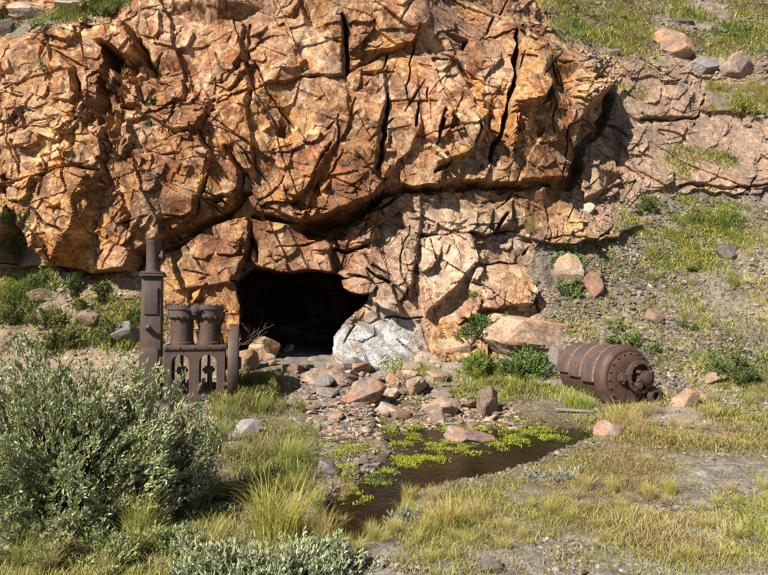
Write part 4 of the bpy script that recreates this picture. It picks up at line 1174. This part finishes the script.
# -- gravel
def gravel(name, parts, label):
    V0_, F0_ = ICO[1]
    VV, FF, CC_ = [], [], []; nb = 0
    for P_, smin, smax, cols, flat in parts:
        n = len(P_)
        s = smin*(smax/smin)**(rng.random(n)**2.2)
        v = V0_[None]*rng.uniform(.6, 1.25, (n, len(V0_), 1))
        v = v*np.stack([rng.uniform(.7, 1.3, n), rng.uniform(.7, 1.3, n), rng.uniform(flat*.6, flat*1.3, n)], 1)[:, None]
        th = rng.uniform(0, 6.3, n); tl = rng.normal(0, .4, n)
        y, z = v[..., 1]*np.cos(tl)[:, None]-v[..., 2]*np.sin(tl)[:, None], v[..., 1]*np.sin(tl)[:, None]+v[..., 2]*np.cos(tl)[:, None]
        x, y = v[..., 0]*np.cos(th)[:, None]-y*np.sin(th)[:, None], v[..., 0]*np.sin(th)[:, None]+y*np.cos(th)[:, None]
        v = np.stack([x, y, z], -1)*s[:, None, None]*.5 + P_[:, None]+np.array((0, 0, .1))*s[:, None, None]
        VV.append(v.reshape(-1, 3)); FF.append((np.arange(n)[:, None, None]*len(V0_)+F0_[None]).reshape(-1, 3)+nb); nb += n*len(V0_)
        CC_.append(np.repeat(mixcol(n, cols, .3), len(V0_), 0))
    return tag(mesh_np(name, np.concatenate(VV), np.concatenate(FF), np.concatenate(CC_), False, M_SOIL), label, 'gravel', kind='stuff')
GR = [(.17,.14,.12), (.13,.115,.105), (.22,.185,.155), (.21,.135,.095), (.29,.25,.22), (.10,.085,.08), (.17,.11,.085)]
gravel('scree', [(scatter(11700, [(600,195),(880,190),(880,405),(640,405),(560,345),(540,300),(600,260)], .3, .8, 61, 8), .035, .16, GR, .6),
                 (scatter(1500, [(535,240),(610,242),(600,285),(560,330),(536,300)], .4, .8, 71, 5), .03, .14, GR, .6),
                 (scatter(3380, [(530,-6),(880,-6),(880,85),(600,75)], .2, .8, 62, 6), .05, .22, GR, .6),
                 (scatter(2600, [(-90,270),(150,275),(240,345),(240,400),(-90,400)], .4, .8, 63, 6), .03, .14, [(.36,.26,.16),(.30,.21,.13),(.40,.31,.20),(.24,.19,.15)], .6),
                 (scatter(2000, [(500,355),(560,350),(570,380),(520,395),(440,392)], .3, .8, 64, 6), .025, .09, GR, .6)],
       'loose grey-brown scree over the slope right of the cliff')
gravel('gravel', [(scatter(19500, [(340,590),(360,560),(520,540),(640,500),(880,470),(880,590)], .3, 1.4, 65, 8), .010, .05, GR, .6),
                  (scatter(3380, [(640,395),(880,395),(880,470),(640,450)], .3, 1.4, 66, 8), .02, .08, GR, .55),
                  (scatter(5200, [(290,375),(440,385),(520,402),(500,425),(330,440),(290,420)], .6, 1.4, 67, 8), .025, .15, [COLS[i] for i in range(8)]+GR[:2], .35),
                  (scatter(2600, [(322,538),(352,532),(378,516),(415,490),(470,484),(520,470),(560,457),(604,445),(596,434),(500,460),(420,474),(360,502),(330,515)], .5, 2, 72, 3), .012, .06, GR+[(.10,.08,.06)]*2, .5),
                  (scatter(1800, [(300,440),(400,430),(400,470),(340,500),(300,500)], .4, 1.4, 68, 6), .02, .07, GR, .5),
                  (scatter(2600, [(340,430),(400,412),(620,412),(620,440),(420,480),(340,520)], .0, 2.4, 69, 6), .02, .11, GR+[(.10,.07,.04)]*4, .5)],
       'fine grey and rusty gravel on the flat between the grass')

# -- single grass tufts: five shapes, copied
def tuft_mesh(i, n, h, r, lean):
    g = np.random.default_rng(500+i)
    a = g.uniform(0, 6.3, n); q = r*np.sqrt(g.random(n))
    B = np.stack([q*np.cos(a), q*np.sin(a), 0*a-.02], 1)
    c = np.ones((n, 3))*g.uniform(.65, 1.3, (n, 1)); m = (g.random(n) < .25)[:, None]
    c = np.where(m, c*np.array((1.25, .95, 1.1)), c)
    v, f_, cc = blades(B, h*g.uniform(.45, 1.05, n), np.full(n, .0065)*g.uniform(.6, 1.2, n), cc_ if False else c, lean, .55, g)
    return mesh_np('grass_tuft', v, f_, cc, True, M_TUFT)
TUFTS = [tuft_mesh(0, 260, 1, .16, .28), tuft_mesh(1, 200, 1, .20, .45), tuft_mesh(2, 320, 1, .22, .36), tuft_mesh(3, 150, 1, .15, .6)]
_tu = [False]*4
def tuft(px, py, hpx, col, label, group=None, shape=None, wide=1.0):
    i = int(rng.integers(4)) if shape is None else shape
    o = TUFTS[i]
    if _tu[i]: o = o.copy(); COL.objects.link(o)
    _tu[i] = True
    p = hit(px, py)[0][0]; s = hpx*p[1]/FPX
    o.location = p; o.scale = (s*wide, s*wide, s); o.rotation_euler = (0, 0, rng.uniform(0, 6.3)); o.color = (*[q*1.45 for q in col], 1)
    tag(o, label, 'grass tuft', group)
tuft(281,548,84,(.30,.29,.06),'tallest yellow-green grass tuft on the near bank left of the stream', None, 2, 1.15)
tuft(262,540,58,(.25,.26,.06),'green grass tuft leaning against the left side of the tallest tuft', None, 0, 1.1)
tuft(137,548,66,(.28,.29,.07),'thin upright grass tuft in front of the big willow', None, 0, .9)
tuft(448,530,40,(.34,.28,.08),'straw-tipped grass tuft on the near bank in front of the stream', None, 2, 1.5)
tuft(425,534,26,(.31,.28,.07),'shorter yellow tuft left of the straw-tipped bank tuft', None, 1, 1.4)
tuft(478,520,30,(.32,.26,.09),'low straw tuft right of the straw-tipped bank tuft', None, 1, 1.5)
tuft(290,470,42,(.24,.25,.06),'broad yellow-green tuft above the left bend of the stream', None, 2, 1.3)
tuft(262,462,34,(.22,.18,.07),'browner tuft at the left of the broad yellow-green tuft', None, 1, 1.2)
tuft(626,432,40,(.34,.29,.11),'dry pale tuft in front of the rusted drum', None, 2, 1.2)
tuft(612,428,26,(.32,.30,.07),'yellow-green tuft under the end of the rusted drum', None, 1, 1.3)
tuft(640,440,34,(.33,.25,.12),'brown feathery tuft right of the dry pale drum tuft', None, 1, 1.1)
tuft(573,408,26,(.27,.32,.04),'bright lime-green tuft at the left end of the drum', None, 1, 1.8)
tuft(586,410,22,(.25,.31,.05),'bright green tuft under the middle of the drum', None, 1, 1.6)
tuft(278,388,26,(.17,.20,.06),'spiky green tuft at the left of the mine opening', None, 0, 1.1)
tuft(530,232,22,(.22,.20,.06),'yellowish tuft hanging on the bare rock below the overhang', None, 1, 1.1)
tuft(575,500,0.1+20,(.30,.25,.12),'dry tuft in the meadow near the pale silver plant', None, 3, 1.3)
for (n, box, h, cols, lab, gr) in [
   (70, (340,490,765,566), (9,24), [(.33,.30,.09), (.30,.30,.075), (.31,.27,.10)], 'low straw-yellow grass tuft on the dry near meadow', 'low tufts of the near meadow'),
   (22, (0,525,330,580), (20,46), [(.22,.23,.06), (.28,.24,.08), (.17,.19,.06)], 'long-bladed green and yellow tuft before the willow', 'tufts before the willow'),
   (18, (205,400,320,500), (14,28), [(.20,.23,.05), (.24,.20,.07), (.15,.19,.05)], 'arching yellow-green tuft between the engine and the stream', 'tufts between engine and stream'),
   (14, (400,372,560,398), (10,20), [(.30,.28,.07), (.22,.24,.06)], 'yellow tuft along the foot of the rock right of the white face', 'tufts along the foot of the rock'),
   (26, (635,205,750,262), (8,17), [(.24,.26,.06), (.34,.31,.08), (.16,.20,.05)], 'green tuft of the grassy patch on the right slope', 'tufts of the right slope patch'),
   (16, (708,88,780,114), (9,18), [(.27,.28,.07), (.32,.29,.08)], 'yellow-green tuft of the patch at the right edge of the upper slope', 'tufts at the upper right edge'),
   (26, (545,0,765,50), (7,16), [(.20,.23,.06), (.26,.26,.07)], 'green tuft in the high grass above the cliff', 'tufts above the cliff'),
   (30, (600,270,765,395), (6,15), [(.18,.21,.05), (.27,.25,.08)], 'small tuft on the bare gravel slope above the drum', 'tufts on the gravel slope'),
   (14, (640,400,765,440), (8,18), [(.32,.27,.12), (.24,.23,.08)], 'dry tuft on the flat right of the drum', 'dry tufts right of the drum')]:
    for _ in range(n):
        tuft(rng.uniform(box[0], box[2]), rng.uniform(box[1], box[3]), rng.uniform(*h), cols[rng.integers(len(cols))], lab, gr, None, rng.uniform(1, 1.7))

# -- leafy plants: stems + foliage
def leaves(P_, D_, L, wid, col, g):
    """folded lance leaves: base, direction, length, width"""
    n = len(P_)
    D_ = D_/np.linalg.norm(D_, axis=1)[:, None]
    S_ = np.cross(D_, g.normal(size=(n, 3))); S_ /= np.linalg.norm(S_, axis=1)[:, None]+1e-9
    N_ = np.cross(S_, D_)
    V = np.zeros((n, 6, 3)); L = L[:, None]; wd = wid[:, None]
    V[:, 0] = P_; V[:, 1] = P_+D_*L*.5+N_*L*.06; V[:, 2] = P_+D_*L-N_*L*.05
    V[:, 3] = P_+D_*L*.45+S_*wd*.5+N_*L*.14; V[:, 4] = P_+D_*L*.45-S_*wd*.5+N_*L*.14
    V = V[:, :5]
    i = np.arange(n)[:, None]*5
    F = np.concatenate([i+np.array([0, 3, 2, 1]), i+np.array([0, 1, 2, 4])])
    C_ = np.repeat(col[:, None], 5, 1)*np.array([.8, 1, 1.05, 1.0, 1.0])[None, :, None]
    return V.reshape(-1, 3), F, C_.reshape(-1, 3)
def plant_arrays(seed, rx, ry, h, ntwig, per, L, wid, cols, up=.6, inner=.35, low=.05, var=.25):
    """crown of leafy twigs over an uneven dome; returns foliage and stem arrays"""
    g = np.random.default_rng(seed)
    nbr = max(6, ntwig//22); th = g.uniform(0, 2*math.pi, nbr); cz = g.uniform(low, 1, nbr)
    d = np.stack([np.cos(th)*np.sqrt(1-cz**2), np.sin(th)*np.sqrt(1-cz**2), cz], 1)
    d = d[g.integers(nbr, size=ntwig)] + g.normal(0, .15, (ntwig, 3)); d[:, 2] = np.maximum(d[:, 2], low-.05); d /= np.linalg.norm(d, axis=1)[:, None]
    rr = np.clip(.82+.45*fbm(d[:, 0]*2.2+seed, d[:, 1]*2.2, d[:, 2]*2.2, 3, seed*.1), .35, 1.25)*(1-(1-inner)*g.random(ntwig)**2.2*.75)
    tip = d*np.array((rx, ry, h))*rr[:, None]
    dirn = d*np.array((1, 1, .4)); dirn[:, 2] += up; dirn += g.normal(0, .22, dirn.shape); dirn /= np.linalg.norm(dirn, axis=1)[:, None]
    tl = g.uniform(.5, 1.2, ntwig)*L*3.6
    t = g.uniform(0, 1, (ntwig, per))
    base = tip[:, None]-dirn[:, None]*tl[:, None, None]*(1-t)[..., None]
    ld = dirn[:, None]*1.1+np.array((0, 0, .25))+g.normal(0, .48, (ntwig, per, 3))
    tone = mixcol(ntwig, cols, .2) if False else np.array(cols)[g.integers(len(cols), size=ntwig)]
    col = np.repeat(tone[:, None], per, 1)*g.uniform(1-var, 1+var, (ntwig, per, 1))
    n = ntwig*per
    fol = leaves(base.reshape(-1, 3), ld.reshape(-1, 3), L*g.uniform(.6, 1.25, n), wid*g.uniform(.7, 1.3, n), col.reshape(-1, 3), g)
    # stems: tapered three-sided curved rods from the root to some twigs
    SV, SF = [], []; nb = 0
    for q in g.choice(ntwig, min(ntwig, max(12, ntwig//6)), replace=False):
        e = tip[q]; b0 = np.array((e[0]*.12, e[1]*.12, -.05)); mid = np.array((e[0]*.45, e[1]*.45, e[2]*.55))
        pts = [b0, (b0+mid)/2+g.normal(0, .01, 3)*h, mid, (mid+e)/2+g.normal(0, .015, 3)*h, e]
        for a, (p, r) in enumerate(zip(pts, np.array([.011, .009, .007, .004, .0015])*h**.6)):
            for k3 in range(3): SV.append(p+r*np.array((math.cos(k3*2.09), math.sin(k3*2.09), 0)))
        for a in range(4):
            for k3 in range(3):
                SF.append((nb+a*3+k3, nb+a*3+(k3+1) % 3, nb+a*3+3+(k3+1) % 3, nb+a*3+3+k3))
        nb += 15
    return fol, (np.array(SV), np.array(SF))
def plant(name, px, py, arrs, label, cat, group=None, tint=None, rz=0, at=None):
    p = hit(px, py)[0][0] if at is None else at
    o = empty(name, p, rz); tag(o, label, cat, group)
    (v, f_, c), (sv, sf) = arrs
    a = mesh_np('foliage', v, f_, c, False, M_LEAF if tint is None else M_LEAFT, o); b = mesh_np('stem', sv, sf, None, True, M_BARK, o)
    if tint: a.color = (*tint, 1)
    return o
SAGE = [(.31,.35,.17), (.42,.45,.25), (.22,.27,.11), (.49,.50,.31), (.36,.37,.12)]
plant('willow_bush', 58, 522, plant_arrays(1, 1.05, .85, 1.34, 3800, 13, .050, .0135, SAGE, .5), 'large grey-green willow bush filling the near left of the flat', 'bush')
plant('willow_bush', 148, 505, plant_arrays(2, .62, .5, .95, 2100, 13, .048, .0125, SAGE, .6), 'lower willow bush at the right of the large one, below the engine', 'bush')
plant('willow_bush', -25, 510, plant_arrays(3, .75, .6, 1.35, 1000, 12, .052, .0135, SAGE, .75), 'willow bush cut by the left edge behind the large one', 'bush')
plant('willow_bush', 130, 435, plant_arrays(4, .45, .4, .42, 320, 12, .06, .017, [(.20,.20,.09), (.23,.21,.08), (.17,.18,.08)], .7), 'small yellower willow in front of the foot of the engine column', 'bush')
plant('willow_bush', 30, 420, plant_arrays(5, 1.0, .5, .72, 620, 12, .06, .017, SAGE, .7), 'pale willow behind the large willow, against the left bank', 'bush')
spr = [(265,580,.55,.30),(225,578,.40,.26),(312,578,.36,.24)]
for i, (px, py, r, h) in enumerate(spr):
    plant('willow_shrub', px, py, plant_arrays(20+i, r, r*.7, h, 400, 13, .045, .013, [(.38,.41,.23), (.46,.48,.30), (.31,.34,.17)], .9), ['low sage-green willow sprigs at the bottom beneath the tallest tuft', 'low sage-green willow sprigs at the bottom, leftmost of the three', 'smallest sage-green willow sprigs at the bottom beside the stream end'][i], 'shrub')
plant('willow_shrub', 220, 455, plant_arrays(24, .42, .3, .42, 160, 12, .06, .016, SAGE, .7), 'thin willow shoots in the grass below the engine flywheel', 'shrub')
lp = [plant_arrays(200+i, .2+.05*i, .16, .16+.03*i, 90, 12, .04, .011, [(.34,.37,.20), (.42,.44,.26), (.28,.33,.14)], .9) for i in range(3)]
for i in range(18):
    plant('sage_plant', rng.uniform(-5, 205), rng.uniform(530, 582), lp[i % 3], 'low pale sage shoots among the grass along the bottom left edge', 'plant', 'low sage shoots of the bottom left', (rng.uniform(.9, 1.1), rng.uniform(.92, 1.08), rng.uniform(.7, .95)), rng.uniform(0, 6))
tuft(312,534,28,(.26,.27,.07),'green tuft on the bank at the lower left end of the stream', None, 1, 1.6)
tuft(336,556,20,(.30,.27,.09),'straw tuft closing the lower end of the stream', None, 2, 1.7)
tuft(316,508,26,(.22,.24,.06),'small green tuft at the left water edge of the stream', None, 1, 1.6)
plant('sage_plant', 405, 526, plant_arrays(25, .22, .15, .12, 80, 12, .045, .012, [(.22,.24,.17), (.26,.27,.20)], .8), 'small grey sage plant among grass on the near bank', 'plant')
plant('sage_plant', 556, 478, plant_arrays(26, .40, .2, .14, 150, 12, .045, .013, [(.33,.34,.25), (.38,.38,.30), (.26,.28,.19)], .8), 'pale silver-leaved plant spreading on the meadow right of the stream', 'plant')
plant('sage_plant', 700, 545, plant_arrays(27, .15, .12, .10, 40, 10, .04, .011, [(.22,.24,.15)], .8), 'little grey-green plant in the right near meadow', 'plant')
# green broad-leaved plants on the rock and slope; sizes are picture sizes turned into metres at their distance
PLANTS = [
 (484,338,66,36,(.085,.13,.035),'dark green bush at the foot of the rock above the big flat slab'),
 (522,374,60,32,(.10,.15,.04),'green bush directly under the big flat orange slab'),
 (478,374,46,28,(.15,.19,.045),'yellow-green bush left of the one under the slab'),
 (565,266,40,24,(.10,.14,.04),'green plant in the rock step above the pale leaning boulder'),
 (570,298,32,22,(.11,.15,.045),'green plant below the pale leaning boulder'),
 (478,294,18,18,(.13,.16,.05),'small plant growing in the crack left of the orange rock'),
 (648,212,26,22,(.08,.12,.035),'dark green plant at the upper left corner of the right grass patch'),
 (640,350,38,18,(.08,.12,.035),'dark green plant behind the right end of the drum'),
 (610,345,28,14,(.12,.15,.05),'low green plant behind the drum top'),
 (735,380,64,34,(.10,.13,.04),'wide green bush on the slope at the right edge'),
 (690,268,30,14,(.10,.13,.04),'green mat of leaves below the right grass patch'),
 (618,330,26,14,(.12,.15,.04),'small green plant between drum and jagged rock'),
 (18,256,28,42,(.105,.135,.05),'tall green shrub rooted in the cliff foot at the left edge'),
 (42,288,32,26,(.10,.13,.045),'round green shrub under the golden cliff face'),
 (76,292,26,22,(.095,.125,.045),'green shrub right of the round one under the golden face'),
 (103,297,26,20,(.13,.155,.045),'yellower shrub beneath the cliff lip left of the engine column'),
 (46,325,48,28,(.15,.165,.05),'olive shrub on the left bank above the willow'),
 (14,318,40,28,(.12,.14,.05),'green shrub at the left edge above the willow'),
 (135,325,26,30,(.12,.14,.05),'shrub behind the engine column'),
 (146,126,14,12,(.09,.12,.04),'little green plant on a ledge of the upper left cliff'),
 (152,105,12,12,(.08,.10,.04),'little dark plant higher on the upper left cliff'),
 (43,68,12,9,(.13,.15,.05),'tiny plant on the bare upper left cliff'),
 (304,70,14,7,(.12,.15,.05),'tiny plant on the ledge at the top centre of the cliff'),
 (100,16,34,16,(.10,.12,.045),'green shrub on the shelf above the left cliff'),
 (217,320,14,22,(.17,.17,.05),'yellow-green plant behind the engine cylinders'),
 (745,112,44,18,(.18,.19,.05),'yellow-green plant on the ledge at the right edge'),
 (612,240,22,12,(.12,.14,.045),'small olive plant right of the dark shadowed step'),
 (690,330,26,12,(.11,.13,.045),'green plant alone on the gravel right of the reddish stone'),
 (60,345,60,26,(.13,.15,.05),'olive-green plant between willow and golden bank'),
 (112,338,40,24,(.12,.15,.045),'green plant on the bank just left of the engine column'),
 (86,312,36,18,(.13,.155,.05),'small light green plant in the middle of the left bank'),
 (30,290,24,16,(.12,.14,.05),'low green plant at the foot of the golden face'),
]
for i, (px, py, wd, ht, c, lab) in enumerate(PLANTS):
    p = hit(px, py)[0][0]; s = p[1]/FPX
    w_, h_ = wd*s, ht*s
    nt_ = int(np.clip(wd*ht*.34, 40, 600))
    L_ = np.clip(.045*(p[1]/11), .04, .08)
    plant('green_plant', px, py, plant_arrays(60+i, w_/2, w_/2.6, h_, nt_, 11, L_, L_*.5, [tuple(np.array(c)*q) for q in (1.0, 1.35, 1.7, 1.35)]+[(c[0]*2.1, c[1]*1.8, c[2]*1.2)], .5, low=-.1), lab, 'plant')
# fallen dry twigs leaning at the opening
def twigs(seed, n, L, loc, label):
    g = np.random.default_rng(seed); mb = MB()
    for _ in range(n):
        a = Vector((g.normal()*.12, g.normal()*.06, 0)); d = Vector((g.normal()*.9, g.normal()*.3-.2, abs(g.normal())*.5+.15)).normalized()*L*g.uniform(.5, 1)
        mb.rod(a, a+d, .006, 5); e = a+d*.6; mb.rod(e, e+(d+Vector((g.normal(), g.normal(), g.normal()))*L*.5)*.4, .004, 5)
    o = mb.build('dead_branches', M_BARK); o.location = loc; return tag(o, label, 'branches')
q = hit(240, 345)[0][0]; twigs(3, 16, .7, q, 'bare grey twigs sticking out beside the flywheel at the mine opening')
